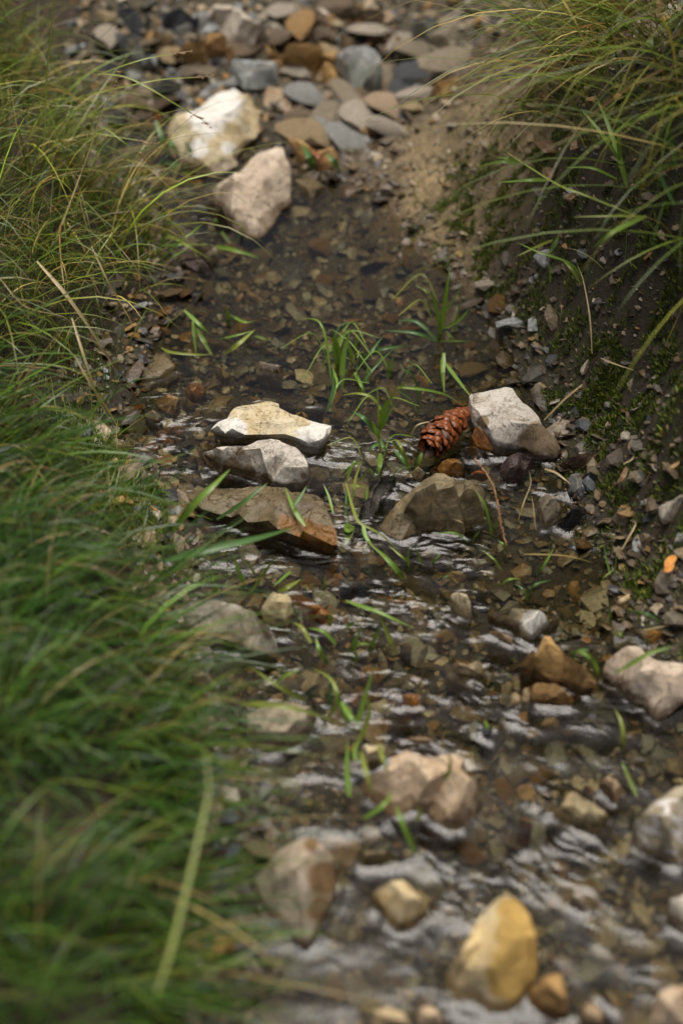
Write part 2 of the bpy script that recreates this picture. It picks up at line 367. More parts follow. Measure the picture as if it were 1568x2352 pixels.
def chain_t(o, front=0.0):
    """height share of each outline vertex: the far edge stands up, the near edge lies at the foot"""
    xs = np.array([p[0] for p in o]); ys = np.array([p[1] for p in o]); n = len(o); thick = []; lower = []
    for i in range(n):
        hits = []
        for j in range(n):
            k = (j + 1) % n
            if j == i or k == i: continue
            a, b = xs[j], xs[k]
            if (a - xs[i]) * (b - xs[i]) <= 0 and a != b: hits.append(ys[j] + (xs[i] - a) / (b - a) * (ys[k] - ys[j]))
        hits.append(ys[i]); thick.append(max(hits) - min(hits)); lower.append(ys[i] - min(hits))
    T = max(thick) or 1; H = ys.max() - ys.min()
    res = []
    for i in range(n):
        f = lower[i] / thick[i] if thick[i] > 1e-6 else 0.5
        edge = min(1, thick[i] / (0.35 * T))
        res.append(o[i][2] if len(o[i]) > 2 else max(front, (1 - f) * 0.78 * edge + 0.05 * (1 - edge)))
    return res
EMERGED = []
def build_stone(name, label, matk, crop, outl, ridge='', h=0, lvl='w', up=0.0, stain=(), rough=1.3, flat=0.0, group=None, wetness=None, cat='stone', front=0.0, smooth=0.25):
    o = px(crop, outl); rg = px(crop, ridge) if ridge else []
    rnd = random.Random(hash((round(o[0][0]), round(o[0][1]), len(o))) & 0xffff)
    ar = sum(o[i][0] * o[(i + 1) % len(o)][1] - o[(i + 1) % len(o)][0] * o[i][1] for i in range(len(o)))
    if ar < 0: o = o[::-1]
    cxp = sum(p[0] for p in o) / len(o); cyp = sum(p[1] for p in o) / len(o); ymax = max(p[1] for p in o); ymin = min(p[1] for p in o)
    fy = cyp + 0.6 * (ymax - cyp)
    if lvl == 'w':
        q = at(cxp, fy, 0.01)
        for _ in range(5): q = at(cxp, fy, float(zwater(q.x, q.y)))
        z0 = q.z + (0.003 if up == 0 else -0.003) + up
    else:
        z0 = on_ground(cxp, fy).z - 0.003 + up
        if lvl == 's':                                            # lies under water: top just below the surface at most
            pass
    q = at(cxp, cyp, z0); s = (q - camo.location).length / FPX     # metres per grid pixel
    ang = math.asin((CAM_H - z0) / (q - camo.location).length)
    Hp = ymax - ymin; Wp = max(p[0] for p in o) - min(p[0] for p in o)
    hh = h / 1000.0 if h else 0.28 * min(Hp * 1.25, Wp) * s / math.cos(ang)
    tt = chain_t(o, front)
    if not rg:                                                     # no ridge read off: a bevelled, uneven top
        for fac, lo, hi in ((0.80, 0.80, 1.0), (0.42, 0.85, 1.1)):
            for i in range(0, len(o), 1 if fac > 0.6 else 2):
                jx, jy = rnd.uniform(-.05, .05), rnd.uniform(-.05, .05)
                f = fac + jx
                pyy = cyp + (o[i][1] - cyp) * f
                if o[i][1] > cyp: pyy -= 0.06 * Hp
                rg.append((cxp + (o[i][0] - cxp) * (fac + jy), pyy, rnd.uniform(lo, hi)))
        rg.append((cxp, cyp - 0.05 * Hp, 1.0))
    P2, Z = [], []
    for (x, y, *_), t in zip(o, tt):
        v = at(x, y, z0 + t * hh); P2.append(Vector((v.x, v.y))); Z.append(v.z)
    n = len(o)
    for x, y, t in rg:
        v = at(x, y, z0 + t * hh); P2.append(Vector((v.x, v.y))); Z.append(v.z)
    outline_xy = np.array([(p.x, p.y) for p in P2[:n]])
    v2, e2, f2, ov, oe, of = delaunay_2d_cdt(P2, [], [list(range(n))], 1, 1e-6)
    bm = bmesh.new(); vs_ = []
    for i, p in enumerate(v2):
        if ov[i]: z = Z[ov[i][0]]
        else:
            d = [((p - a).length, zz) for a, zz in zip(P2, Z)]; d.sort(); d = d[:3]; z = sum(zz / (a + 1e-5) for a, zz in d) / sum(1 / (a + 1e-5) for a, _ in d)
        vs_.append(bm.verts.new((p.x, p.y, z)))
    for f in f2:
        try: bm.faces.new([vs_[i] for i in f])
        except ValueError: pass
    loose = [v for v in bm.verts if not v.link_faces]
    for v in loose: bm.verts.remove(v)
    # sides down into the bed and an underside
    be = [e for e in bm.edges if e.is_boundary]
    cen = Vector((q.x, q.y, z0)); zb = min(z0 - 0.25 * hh, float(hz(q.x, q.y)) - 0.004) - 0.002
    zb = max(zb, z0 - 0.05)
    for lev, sc in ((0.45, 1.02 - .06 * (front > 0)), (1.0, 0.86)):
        be = [e for e in bm.edges if e.is_boundary]
        r = bmesh.ops.extrude_edge_only(bm, edges=be); nv = [v for v in r['geom'] if isinstance(v, bmesh.types.BMVert)]
        for v in nv:
            base = min(v.co.z, z0 + (0.35 + 0.0 * front) * hh) if lev < 1 else zb
            v.co.x = cen.x + (v.co.x - cen.x) * sc; v.co.y = cen.y + (v.co.y - cen.y) * sc
            v.co.z = v.co.z + (base - v.co.z) * (0.9 if lev < 1 else 1.0) - (0.002 if lev < 1 else 0)
    be = [e for e in bm.edges if e.is_boundary]
    if be: bmesh.ops.contextual_create(bm, geom=be)
    bmesh.ops.triangulate(bm, faces=bm.faces[:])
    bmesh.ops.recalc_face_normals(bm, faces=bm.faces[:])
    size = max(Hp * 1.3, Wp) * s
    tgt = max(0.0024, size / 20.0)
    for it in range(5):
        long_ = [e for e in bm.edges if e.calc_length() > tgt * 1.5]
        if not long_ or len(bm.verts) > 2600: break
        bmesh.ops.subdivide_edges(bm, edges=long_, cuts=1); bmesh.ops.triangulate(bm, faces=[f for f in bm.faces if len(f.verts) > 3])
    for _ in range(7 if smooth > .2 else 0):                      # knock flat chips off the edges
        nn = Vector((rnd.gauss(0, 1), rnd.gauss(0, 1), rnd.uniform(-.1, 1.0))).normalized()
        mx_ = max(v.co.dot(nn) for v in bm.verts) - rnd.uniform(.008, .035) * size
        for v in bm.verts:
            e = v.co.dot(nn) - mx_
            if e > 0: v.co -= nn * e
    bmesh.ops.smooth_vert(bm, verts=bm.verts[:], factor=min(smooth, .10), use_axis_x=True, use_axis_y=True, use_axis_z=True)
    bm.normal_update()
    off = Vector((rnd.uniform(0, 50), rnd.uniform(0, 50), rnd.uniform(0, 50)))
    k1 = 1.0 / (0.30 * size); k2 = 1.0 / (0.10 * size); a1 = 0.022 * size * rough; a2 = 0.010 * size * rough
    mv = []
    for v in bm.verts:
        c = v.co
        d = a1 * mnoise.noise(c * k1 + off) + a2 * mnoise.fractal(c * k2 + off, 0.9, 2.0, 3)
        vr = mnoise.voronoi(c * (k2 * 0.8) + off)[0]; d += 0.5 * a2 * (vr[1] - vr[0] - 0.4)
        mv.append(v.normal * d)
    for v, d in zip(bm.verts, mv): v.co += d
    loc = Vector((q.x, q.y, zb))
    co = np.array([v.co[:] for v in bm.verts]); Fc = np.array([[v.index for v in f.verts] for f in bm.faces]) if not bm.verts.index_update() else None
    bm.free()
    wl = zwater(co[:, 0], co[:, 1])
    wet = 1 - ss(0.002, 0.021, co[:, 2] - wl)
    if lvl == 'g' and wetness is None: wet = wet * 0.6
    if wetness is not None: wet = np.maximum(wet, wetness)
    st = np.zeros(len(co))
    if stain:
        ppx, ppy = to_p(co[:, 0], co[:, 1], co[:, 2])
        ox, oy, k = CR[crop]
        for sx, sy, sr in stain:
            dd = np.hypot(ppx - (ox + sx / k), ppy - (oy + sy / k)) / (sr * 1.5 / k); st = np.maximum(st, np.clip(1.25 - dd, 0, 1))
    me = np_mesh(name, co - np.array(loc), Fc, M[matk], True, dict(wet=wet, stain=st))
    try: me.set_sharp_from_angle(angle=R(42))
    except Exception: pass
    ob = obj(name, me, None, loc); tag(ob, label, cat, group)
    top = co[:, 2].max()
    if top > float(zwater(q.x, q.y)) + 0.004: EMERGED.append(outline_xy)
    FOOT.append((q.x, q.y, size * 0.42))
    if size > .055: LANDMARK.append((cxp, cyp, q.x, q.y, label))
    return ob
FOOT = []; LANDMARK = []
S = build_stone
# --- the dam
S('stone','long cream slab with a pale lip lying across the dam','cream','C1','360,435 440,365 520,330 545,270 610,225 800,195 860,178 985,205 1000,235 1120,285 1270,335 1480,400 1465,460 1430,545 1380,575 1260,555 1180,520 1050,475 900,480 680,485 500,470',
  '430,400,.95 560,420,1 700,440,1.02 900,452,1 1050,445,1 1200,490,.95 1360,530,.9 700,330,1 1000,380,1.03 1250,410,1 1430,430,.95 1420,500,.9 560,330,.95', h=20, up=.007, front=.62, smooth=.12, stain=[(430,420,120),(600,440,90),(1300,540,140),(1400,410,120)])
S('stone','grey white ridged stone with a brown wet foot in front of the long cream slab','greywhite','C1','290,640 410,595 520,600 690,575 790,530 920,505 1000,520 1110,590 1220,680 1265,770,.7 1250,830,.5 1180,870,.4 1000,905,.25 920,915,.1 820,880,0 560,830,-.1 460,820,-.1 370,780,-.1 310,700,.1',
  '360,640,.62 440,690,.55 600,740,.5 780,820,.45 1030,880,.45 940,560,1.05 820,600,1 1050,640,1 1180,780,.75 650,620,.85 480,625,.75 850,720,.8 1020,780,.72 1130,850,.6', h=34, up=.008, smooth=.15, stain=[(380,740,80),(560,790,80),(720,830,60),(880,890,50),(1220,860,30),(640,640,30)])
S('slab','flat olive slab with an orange corner, awash in front of the grey white ridge stone','olive','C1','200,1000 500,965 800,945 1060,960 1110,1010 1340,1020 1390,1060 1530,1350 1540,1490 1490,1500 1180,1420 980,1350 700,1290 560,1240 300,1160 170,1050',
  '400,1060,.9 620,1200,.95 900,1270,1 1200,1360,1.02 1460,1450,.9 1340,1100,.85 700,1030,.8 1000,1120,.9', h=20, lvl='w', up=0.0, front=.55, smooth=.12, stain=[(1230,1370,100),(1420,1450,110),(1050,1290,70)], wetness=1.0)
S('stone','greenish flat stone left of the long cream slab, just under water','olive','C1','280,240 420,130 590,110 630,190 560,250 520,330 420,360 300,340', lvl='w', up=-.012, h=12, wetness=1)
S('stone','flat orange disc of stone lying above the dam','orange','C1','130,60 170,5 260,0 325,50 290,110 225,145 165,125', lvl='w', up=-.006, h=9)
S('stone','dark speckled stone behind the long cream slab','slate','C1','605,120 680,60 840,75 850,120 760,150 650,145', lvl='s', h=14)
S('stone','small grey stone left of the dark speckled stone behind the cream slab','greybrown','C1','575,60 610,20 680,35 670,75 600,100', lvl='s', h=12)
S('stone','grey rounded stone behind the right end of the long cream slab','greybrown','C1','1160,190 1240,155 1330,145 1380,200 1410,235 1310,280 1240,275 1170,240', lvl='w', up=-.006, h=16)
S('stone','large brown flat stone under water beside the right end of the cream slab','brown','C1','1350,330 1470,220 1600,250 1620,400 1568,470 1490,440 1480,400', lvl='s', h=12)
S('stone','small tan chip at the back edge of the long cream slab','tan','C1','1145,280 1200,262 1270,300 1230,320 1160,305', lvl='w', h=8)
S('stone','reddish brown shard behind the long cream slab','brown','C1','870,195 985,185 1150,200 1150,260 1000,230', lvl='w', up=-.004, h=8)
S('stone','small speckled ochre and cream stone at the left tip of the grey white ridge stone','tan','C1','265,565 330,530 440,525 470,555 400,600 300,620', lvl='w', h=14)
S('stone','dark flat slate left of the small speckled stone','slate','C1','-40,590 130,550 260,600 250,680 100,665 -20,640', lvl='w', up=-.012, h=12, wetness=1)
S('stone','dark grey blocky stone left of the olive slab','greybrown','C1','90,880 190,835 270,850 320,940 210,975 100,950', lvl='w', up=-.008, h=12, wetness=1)
S('stone','brown stone at the right end of the grey white ridge stone','brown','C1','1265,775 1370,770 1450,870 1380,930 1240,1000 1200,930 1265,840', lvl='w', up=-.008, h=12, wetness=1)
S('stone','brown stone under water left of the grey white ridge stone','brown','C1','60,700 200,680 250,740 190,790 70,780', lvl='s', h=12)
S('slab','large greenish grey slab at the foot of the left grass bank','olive','C7','310,590 330,560 500,350 600,390 690,470 700,560 580,650 400,690 320,650', lvl='w', up=-.006, h=14, wetness=1)
S('stone','folded ochre stone below the greenish slab, half awash','ochre','C7','485,810 600,725 700,770 715,830 660,880 680,930 600,910 520,860', lvl='w', up=-.006, h=14, wetness=1)
S('stone','brown stone between the orange disc and the folded ochre stone','brown','C7','725,790 770,770 850,830 790,865 730,830', lvl='w', up=-.006, h=10)
S('stone','grey flake at the grass edge left of the dam','greybrown','C7','380,920 460,875 545,905 550,960 500,990 420,960', lvl='w', h=12)
S('stone','wide ochre flake awash left of the long cream slab','ochre','C7','560,1060 640,1015 760,1030 755,1100 700,1120 600,1090', lvl='w', up=-.006, h=10, wetness=1)
S('stone','rusty block left of the wide ochre flake','ochre','C7','490,1090 540,1060 600,1080 590,1150 510,1165', lvl='w', up=-.005, h=11, wetness=1)
S('stone','bright orange chip below the rusty block','orange','C7','550,1170 600,1135 660,1160 650,1200 560,1200', lvl='w', up=-.004, h=10, wetness=.8)
S('stone','olive chip between the bright orange chip and the ochre flake','olive','C7','600,1130 640,1100 735,1160 690,1185 640,1170', lvl='w', up=-.006, h=9, wetness=1)
S('stone','broad olive brown flake by the left grass edge','olive','C7','135,1190 240,1130 370,1180 380,1220 280,1265 170,1260', lvl='w', up=-.002, h=10)
S('stone','ochre flake right of the broad olive brown flake','ochre','C7','400,1200 480,1165 535,1210 480,1260 400,1260', lvl='w', up=-.004, h=9, wetness=1)
S('stone','long dark slate left of the grey white ridge stone','slate','C7','560,1230 720,1180 830,1180 880,1260 780,1290 600,1270', lvl='w', up=-.007, h=12, wetness=1)
S('stone','small ochre cube below the long dark slate','ochre','C7','630,1330 690,1300 680,1350 640,1360', lvl='w', h=8)
S('stone','brown blocky stone below the right end of the long dark slate','brown','C7','770,1340 860,1310 880,1370 820,1420 760,1390', lvl='w', up=-.006, h=12, wetness=1)
S('stone','pale chip at the grass edge left of the olive slab','tan','C7','230,1545 290,1510 355,1540 340,1585 250,1590', lvl='w', h=10)
S('stone','purple brown flat stone above the orange disc','purple','C7','865,450 940,430 1000,520 920,540 870,500', lvl='s', h=8)
S('stone','small tan stone left of the dark slate shelf','tan','C7','1040,500 1080,475 1170,570 1120,590 1060,545', lvl='w', up=-.006, h=12)
S('slab','dark slate shelf under water behind the dam','slate','C7','1100,400 1190,340 1400,350 1700,400 1720,470 1420,560 1180,540 1110,450', lvl='s', h=14)
S('stone','small cream block with an orange end on the dark slate shelf','pale','C7','1405,450 1450,435 1640,470 1660,530 1640,600 1420,555','1440,540,.75 1620,580,.7 1460,450,.95 1600,480,1 1540,500,1', lvl='w', up=-.004, h=15, stain=[(1640,540,50)])
S('stone','brown slab of stone right of the orange disc','brown','C7','870,720 1030,570 1150,580 1190,640 1130,720 960,760', lvl='s', h=12)
S('stone','broad brown stone under water right of the greenish slab','brown','C7','700,180 780,140 900,200 1160,260 1150,330 1000,370 850,300 760,250', lvl='s', h=12)
S('stone','brown flake in the pool next to the left grass','brown','C7','440,75 520,45 580,70 500,105', lvl='s', h=9)
S('stone','dark grey flat stone lying in the pool under bent grass blades','slate','C7','910,30 1000,0 1060,20 1100,110 1010,130', lvl='s', h=9)
# --- right half of the dam
S('stone','big wet olive rock with chipped faces in the middle of the dam','olive','C2','350,1330,0 380,1260,.1 500,1110,.25 650,980,.5 790,870 870,830 940,840 1040,890 1190,885 1250,880 1320,1000,.5 1300,1200,.2 1260,1290,.05 1140,1340,0 1130,1390,0 950,1345,0 800,1345,0 700,1380,0 560,1440,0 420,1400,0',
  '690,1010,1.0 1030,955,1.02 860,920,1.02 770,1245,.66 860,1252,.64 1020,1165,.72 1050,1060,.62 1075,1110,.40 1150,975,1.0 820,1300,.2 1000,1250,.3 1100,1185,.35 1230,1150,.66 560,1200,.36 880,990,.95 1080,1270,.22 500,1215,.30 650,1262,.24 520,1330,.08 1130,1230,.5 1120,1300,.2 700,1150,.78 1250,1010,.85', h=48, up=.005, wetness=.47, rough=.9, smooth=.08)
S('stone','black and white mottled stone under the grass left of the big wet olive rock','mottled','C2','150,1180 200,1080 290,960 350,880 430,845 500,860 510,930 440,1000 360,1060 330,1150 250,1240 180,1230','360,920,.9 450,900,1 400,980,.8 280,1050,.9 240,1180,.4 220,1100,.8', h=26, up=.006, wetness=.6)
S('stone','yellowish olive pebble sitting below the pine cone','olive','C2','800,800 860,770 930,720 1020,695 1090,710 1150,770 1150,830 1080,850 920,850 830,830','1110,750,.8 950,780,.85 870,800,.6 1040,730,1', h=16, wetness=.9, stain=[(980,810,120)])
S('stone','small olive stone between grass and the yellowish olive pebble','olive','C2','640,830 700,770 780,820 790,870 730,900 660,880', h=14, wetness=.5)
S('stone','blue and ochre mottled stone under the pine cone','mottled','C2','1075,640 1150,585 1230,590 1310,640 1270,690 1150,690', h=14, wetness=1, stain=[(1200,630,50)])
S('stone','smooth orange brown stone between the pine cone and the white slab','orange','C2','1190,480 1230,400 1290,410 1420,590 1380,620 1250,590 1170,560', h=18, wetness=.95)
S('stone','white slab with brown broken sides right of the pine cone','greywhite','P','1079,911,.85 1082,905,.88 1110,902,.92 1159,889,.92 1176,892,.92 1200,925,.95 1236,955,.97 1246,975,.9 1271,1003,.4 1288,1030,.02 1280,1042,0 1226,1040,0 1205,1026,.1 1180,1014,.32 1154,1014,.35 1131,1005,.35 1126,990,.5 1092,958,.65 1082,930,.8',
  '1097,944,.95 1130,974,.92 1173,970,.97 1213,974,1 1238,970,1 1140,996,.62 1185,1003,.62 1150,930,1 1190,945,1.0 1240,1000,.6 1262,1015,.4', h=30, up=.012, smooth=.1, stain=[(1240,1008,36),(1270,1020,26),(1215,1015,26),(1110,970,14)])
S('stone','tan brown rounded stone with a dark base at the head of the right pool','greybrown','C3','210,1090 310,1035 400,1070 460,1160 450,1240 400,1280,0 300,1330,0 260,1270 220,1170','310,1080,1 400,1130,.95 280,1200,.8 380,1220,.6 330,1150,1', h=32)
S('stone','black wet stone right of the tan brown rounded stone','black','C3','500,1210 560,1150 640,1150 690,1220 640,1310 480,1330 440,1310', h=22, wetness=1)
S('stone','white stone with grey pits above the black wet stone','mottled','C3','505,990 540,955 640,925 660,960 750,990 740,1050 690,1085 620,1090 570,1050', h=20, lvl='g', stain=())
S('stone','shiny black stone touching the white pitted stone','black','C3','640,870 720,820 780,850 890,900 850,970 740,970 680,920', lvl='g', h=16, wetness=1)
S('stone','white speckled block at the right edge','pale','C3','1340,1140 1480,1080 1568,1020 1640,1000 1640,1230 1568,1230 1380,1260 1345,1190', lvl='g', h=26)
S('stone','flat grey stone tucked against the white speckled block','bluegrey','C3','1270,1160 1370,1040 1420,1100 1340,1150 1330,1195 1285,1190', lvl='g', h=12)
S('stone','brown chunk with an orange spot on its crest on the right shore','greybrown','C3','915,1240 1000,1150 1040,1145 1170,1215 1150,1270 1080,1330 1000,1310', lvl='g', h=24, stain=[(1080,1200,45)])
S('stone','tan wedge pointing down at the water edge','tan','C3','505,1410 600,1310 670,1285 690,1320 640,1370 530,1425', lvl='g', h=14)
S('stone','flat grey stone at the water line below the tan wedge','greybrown','C3','575,1450 640,1420 770,1395 800,1460 740,1510 590,1535', lvl='g', h=12)
S('stone','long flat grey brown stone right of the tan wedge','greybrown','C3','800,1390 900,1380 1000,1400 1060,1500 980,1500 900,1460', lvl='g', h=10)
S('stone','brown five sided flat stone on the right shore','brown','C3','1155,1410 1200,1385 1330,1380 1340,1420 1250,1500 1190,1470', lvl='g', h=10)
S('stone','grey corner stone at the right edge above the orange leaf','bluegrey','C3','1480,1480 1520,1375 1600,1380 1600,1500', lvl='g', h=12)
S('stone','small tan bar above the brown chunk','tan','C3','905,1090 940,1060 1010,1045 1015,1075 920,1110', lvl='g', h=9)
S('stone','brown shard above the small tan bar','brown','C3','870,1000 910,960 940,1010 900,1050', lvl='g', h=10)
S('stone','grey broken stone under the brown leaf','greybrown','C3','975,940 1010,890 1100,870 1105,940 1030,990', lvl='g', h=14)
S('stone','dark ribbed rock lying like driftwood on the right shore','brown','C3','420,740 600,660 800,640 900,640 930,700 880,760 720,790 560,770', lvl='g', h=20, wetness=.9, rough=1.6)
S('stone','dull pink rock above the dark ribbed rock','purple','C3','860,610 900,560 990,540 980,600 930,660 880,640', lvl='g', h=12)
S('stone','orange tan flake right of the white slab on mossy grit','tan','C3','795,455 850,420 890,430 880,480 840,495', lvl='g', h=9)
S('stone','pale flat pebble right of the orange tan flake','pale','C3','1000,430 1040,410 1075,435 1030,455', lvl='g', h=8)
S('stone','brown egg shaped pebble in the moss','brown','C3','1200,180 1235,150 1275,180 1270,240 1230,255 1205,220', lvl='g', h=12)
S('stone','upright dark slate sliver in the right bank','slate','C3','1215,330 1240,300 1270,320 1290,420 1250,430 1220,390', lvl='g', h=10)
S('stone','ochre rounded stone cut by the right edge','ochre','C3','1490,420 1568,360 1620,380 1620,450 1530,470', lvl='g', h=16)
S('stone','cream scrap of stone high on the mossy bank','cream','C3','1305,60 1330,40 1390,75 1385,110 1340,105', lvl='g', h=9)
S('stone','tan brown stone at the waterline behind the white slab','greybrown','C3','165,60 240,0 350,0 340,60 260,200 190,180', lvl='g', h=22)
S('stone','blue grey wet pebble behind the tip of the white slab','bluegrey','C3','320,330 400,260 440,250 440,300 350,350', lvl='g', h=14, wetness=.8)
S('stone','brown crumbly stone on the right slope','brown','C3','1280,500 1340,470 1380,510 1330,560 1270,560', lvl='g', h=12)
S('stone','flat grey flake on the right slope','greybrown','C3','1320,710 1390,690 1390,730 1330,740', lvl='g', h=8)
S('stone','cream flake below the flat grey flake','cream','C3','1340,760 1420,745 1430,770 1350,790', lvl='g', h=8)
S('stone','dull purple sliver near the right edge','purple','C3','1350,930 1430,890 1520,890 1510,930 1420,945', lvl='g', h=10)
S('stone','tan stone left of the dull purple sliver','tan','C3','1180,940 1220,895 1265,920 1220,960', lvl='g', h=11)
S('stone','small dark slate above the dull purple sliver','slate','C3','1250,870 1320,830 1370,860 1320,900', lvl='g', h=10, wetness=.8)
S('stone','wet purple brown rock under the white slab with roots over it','purple','C3','-120,800 -40,680 60,640 190,690 230,760 120,810 30,900 -60,900', lvl='w', h=20, wetness=1, rough=1.4)
# --- right pool and rapids
S('slab','cream white slab at the lower rim of the right pool','cream','P','1120,1409 1140,1401 1176,1398 1240,1401 1274,1402 1286,1422 1262,1433 1240,1446 1220,1467 1200,1455 1190,1440 1159,1427', '1180,1412,.9 1230,1415,1 1268,1412,.9 1215,1440,.6', h=24, up=.010, stain=[(1230,1430,30)])
S('stone','three cornered brown rock with pinkish streaks','ochre','D1','65,1075 200,960 290,830 350,825 400,890 470,980 560,1040 640,1090 770,1220,.1 760,1280,0 650,1300,0 560,1260,0 480,1220,0 400,1220,0 280,1180,0 160,1120,0','330,890,1 420,1100,.65 690,1210,.3 250,1080,.6 550,1150,.5 330,1020,.85', h=36, up=.014, smooth=.12)
S('stone','big pinkish grey rock with a folded face at the right edge','pinkgrey','D1','830,1140,.3 870,1060 950,980 1060,920 1190,910 1230,980 1390,1040 1568,1080 1640,1100 1640,1420 1568,1420,.2 1430,1550,0 1340,1590,0 1290,1540,0 1200,1440,0 1110,1410,0 1060,1350,0 1010,1270,.05 920,1240,.1 870,1180,.15','1000,1195,.65 1130,1195,.7 1170,1150,.9 900,1160,.5 1200,1050,1 1300,1150,1 1400,1350,.6 1300,1480,.2 1500,1200,.85 1040,1090,.9', h=36, up=.008, rough=1.7)
S('slab','flat olive and orange slab above the big pinkish grey rock','olive','D1','1110,770 1200,765 1370,785 1510,880 1460,930 1300,940 1220,890 1150,830', lvl='g', h=16, stain=[(1350,900,140)])
S('slab','flat tan slab slanting into the right pool','tan','D1','915,570 960,510 1080,420 1210,405 1210,430 1100,550 1000,600', lvl='g', h=12)
for lb, mk, o in [('pointed grey brown stone in the middle of the right pool','greybrown','115,190 200,170 340,240 360,290 230,270'),('lumpy brown stone below the pointed one in the right pool','brown','340,430 380,360 480,335 560,380 470,430 400,480'),
    ('square tan stone in the deep of the right pool','tan','660,470 700,450 770,475 730,545 680,530'),('round grey pebble below the square tan stone','greybrown','755,630 800,590 860,600 850,645 780,650'),
    ('squarish brown stone behind the three cornered rock','brown','740,920 800,865 860,920 850,970 770,970'),('narrow grey stone near the shore of the right pool','greybrown','520,200 610,165 610,200 540,245'),
    ('four sided brown chip beside the narrow grey stone','brown','640,220 690,190 715,210 660,255'),('brown block in the shallows under bent grass','brown','750,250 860,230 870,290 800,310'),
    ('tall brown stone left of the flat tan slab','brown','860,370 930,340 930,460 880,440'),('bluish chip above the flat tan slab','bluegrey','940,430 1040,370 1030,420 970,460'),
    ('pale chip at the shallow edge of the right pool','pale','955,290 1000,260 1030,300 990,325'),('dark slate pebble at the shallow edge of the right pool','slate','1100,220 1160,190 1225,225 1160,260'),
    ('square grey stone wet at the right waterline','bluegrey','1220,660 1360,680 1360,770 1225,750'),('pale upright pebble in the moss edge','pale','1310,320 1340,280 1365,330 1330,380'),
    ('grey stone below the orange leaf','bluegrey','1460,320 1568,260 1600,300 1568,340'),('pale brown stone right of the white slab with moss','greybrown','460,740 500,725 580,730 580,770 520,790')]:
    S('stone', lb, mk, 'D1', o, lvl='s')
S('stone','curved ochre stone in front of the three cornered rock','ochre','D1','160,1290 250,1255 400,1270 510,1330 570,1400,.1 540,1440,0 300,1420,0 180,1410,0','200,1340,.7 260,1310,.95 400,1330,1 500,1390,.8 300,1290,1', h=20, up=.009, wetness=.3)
S('stone','large blackish boulder under water on the right','slate','D1','470,1600 560,1420 700,1370 850,1400 1000,1520 1040,1640 960,1900 780,2000 600,1880 490,1750', lvl='w', up=-.03, h=34, rough=.7, wetness=1)
S('stone','small cream pebble left of the curved ochre stone','cream','D1','90,1450 100,1310 150,1290 170,1360 140,1450', lvl='w')
S('stone','cream block left of the small cream pebble','cream','D1','-20,1450 -10,1350 40,1330 85,1400 60,1470', lvl='w')
S('stone','cream pointed stone at the edge of the ripples','cream','D2','970,500 1050,410 1160,450 1180,510 1200,620 1160,640 1060,590','1060,430,.95 1150,470,1 1090,520,1 1130,600,.55 1180,600,.5', h=18, up=.008)
S('stone','lumpy tan brown stone under water above the cream pointed stone','tan','D2','890,260 1000,230 1190,215 1230,280 1200,340 1090,370 960,390 940,310', lvl='s', h=14)
for lb, mk, o in [('grey brown pebble at the top of the right pool','greybrown','720,60 800,35 870,90 850,120 770,95'),('long ridged brown stone at the top of the right pool','brown','1030,100 1090,75 1190,160 1270,190 1180,220 1080,150'),
    ('olive pebble tangled in weed','olive','1235,400 1290,360 1345,390 1320,440 1250,430'),('olive chip right of the cream pointed stone','olive','1160,470 1220,450 1235,490 1180,495'),('small cream pebble above the cream pointed stone','cream','1075,380 1150,400 1140,430 1090,420'),
    ('dark slate slab under the ripples below the dam','slate','-20,300 200,310 260,350 150,380 -20,360'),('orange chip in the ripples','orange','870,830 900,810 940,830 930,860 880,855'),('ochre stone under the ripples','ochre','460,500 520,475 640,510 610,550 490,540'),
    ('brown squarish stone in the lower ripples','brown','540,910 590,880 650,920 640,980 570,970'),('tan stone at the left foot of the ripples','tan','110,960 180,940 245,970 230,1010 130,1020'),('large pale ochre stone beneath grass blades','ochre','150,1140 250,1090 370,1130 390,1220 300,1280 190,1230'),
    ('pinkish cream stone below the cream slab of the right pool','pinktan','1350,780 1450,790 1568,830 1568,900 1480,870')]:
    S('stone', lb, mk, 'D2', o, lvl='w', up=-.008 if mk != 'pinktan' else 0)
S('stone','whitish block awash in the middle of the rapids','cream','D2','960,1110 1060,1070 1150,1090 1250,1050 1350,1130 1340,1210 1210,1280 1100,1260 1000,1220', lvl='w', up=-.006, h=22, wetness=.5)
S('stone','orange broken stone in the lower rapids','orange','D4','485,140 560,110 720,110 740,280 560,290 600,220', lvl='w', up=-.006, h=14, wetness=1)
S('stone','oval olive stone below the orange broken stone','olive','D4','420,400 500,350 640,335 710,380 640,440 450,440', lvl='w', up=-.005, h=14, wetness=.9)
S('stone','pale pinkish stone awash behind the big tan block','pinktan','D4','500,545 620,510 760,490 900,520 900,580 700,630 580,590', lvl='w', up=-.003, h=14)
S('stone','cream stone with dark pits at the left of the big tan block','cream','D4','140,620 200,570 370,570 500,610 440,680 350,760 220,790 180,720', lvl='w', h=22)
S('stone','big tan block with a dark right side in the lower stream','pinktan','D4','190,930 290,830 450,760 460,690 600,630 720,660 840,680 1000,640 1130,700 1080,790 1190,870 1225,950 1215,1200,.1 1110,1330,0 990,1345,0 900,1300,0 790,1200,0 640,1165,0 560,1215,0 450,1225,0 330,1120,0 220,1020,.1',
  '1170,900,1 1115,1080,.95 1035,1240,.85 980,1285,.8 800,1165,.75 460,1180,.6 260,990,.7 500,800,.95 650,700,1 800,900,1 1000,800,1 900,1050,.95 600,1000,.9 380,950,.85', h=38, up=.004, stain=(), smooth=.12)
S('stone','black wet stone right of the pale pinkish stone','black','D4','1240,440 1300,380 1400,400 1440,520 1380,620 1280,580', lvl='w', up=-.008, h=18, wetness=1)
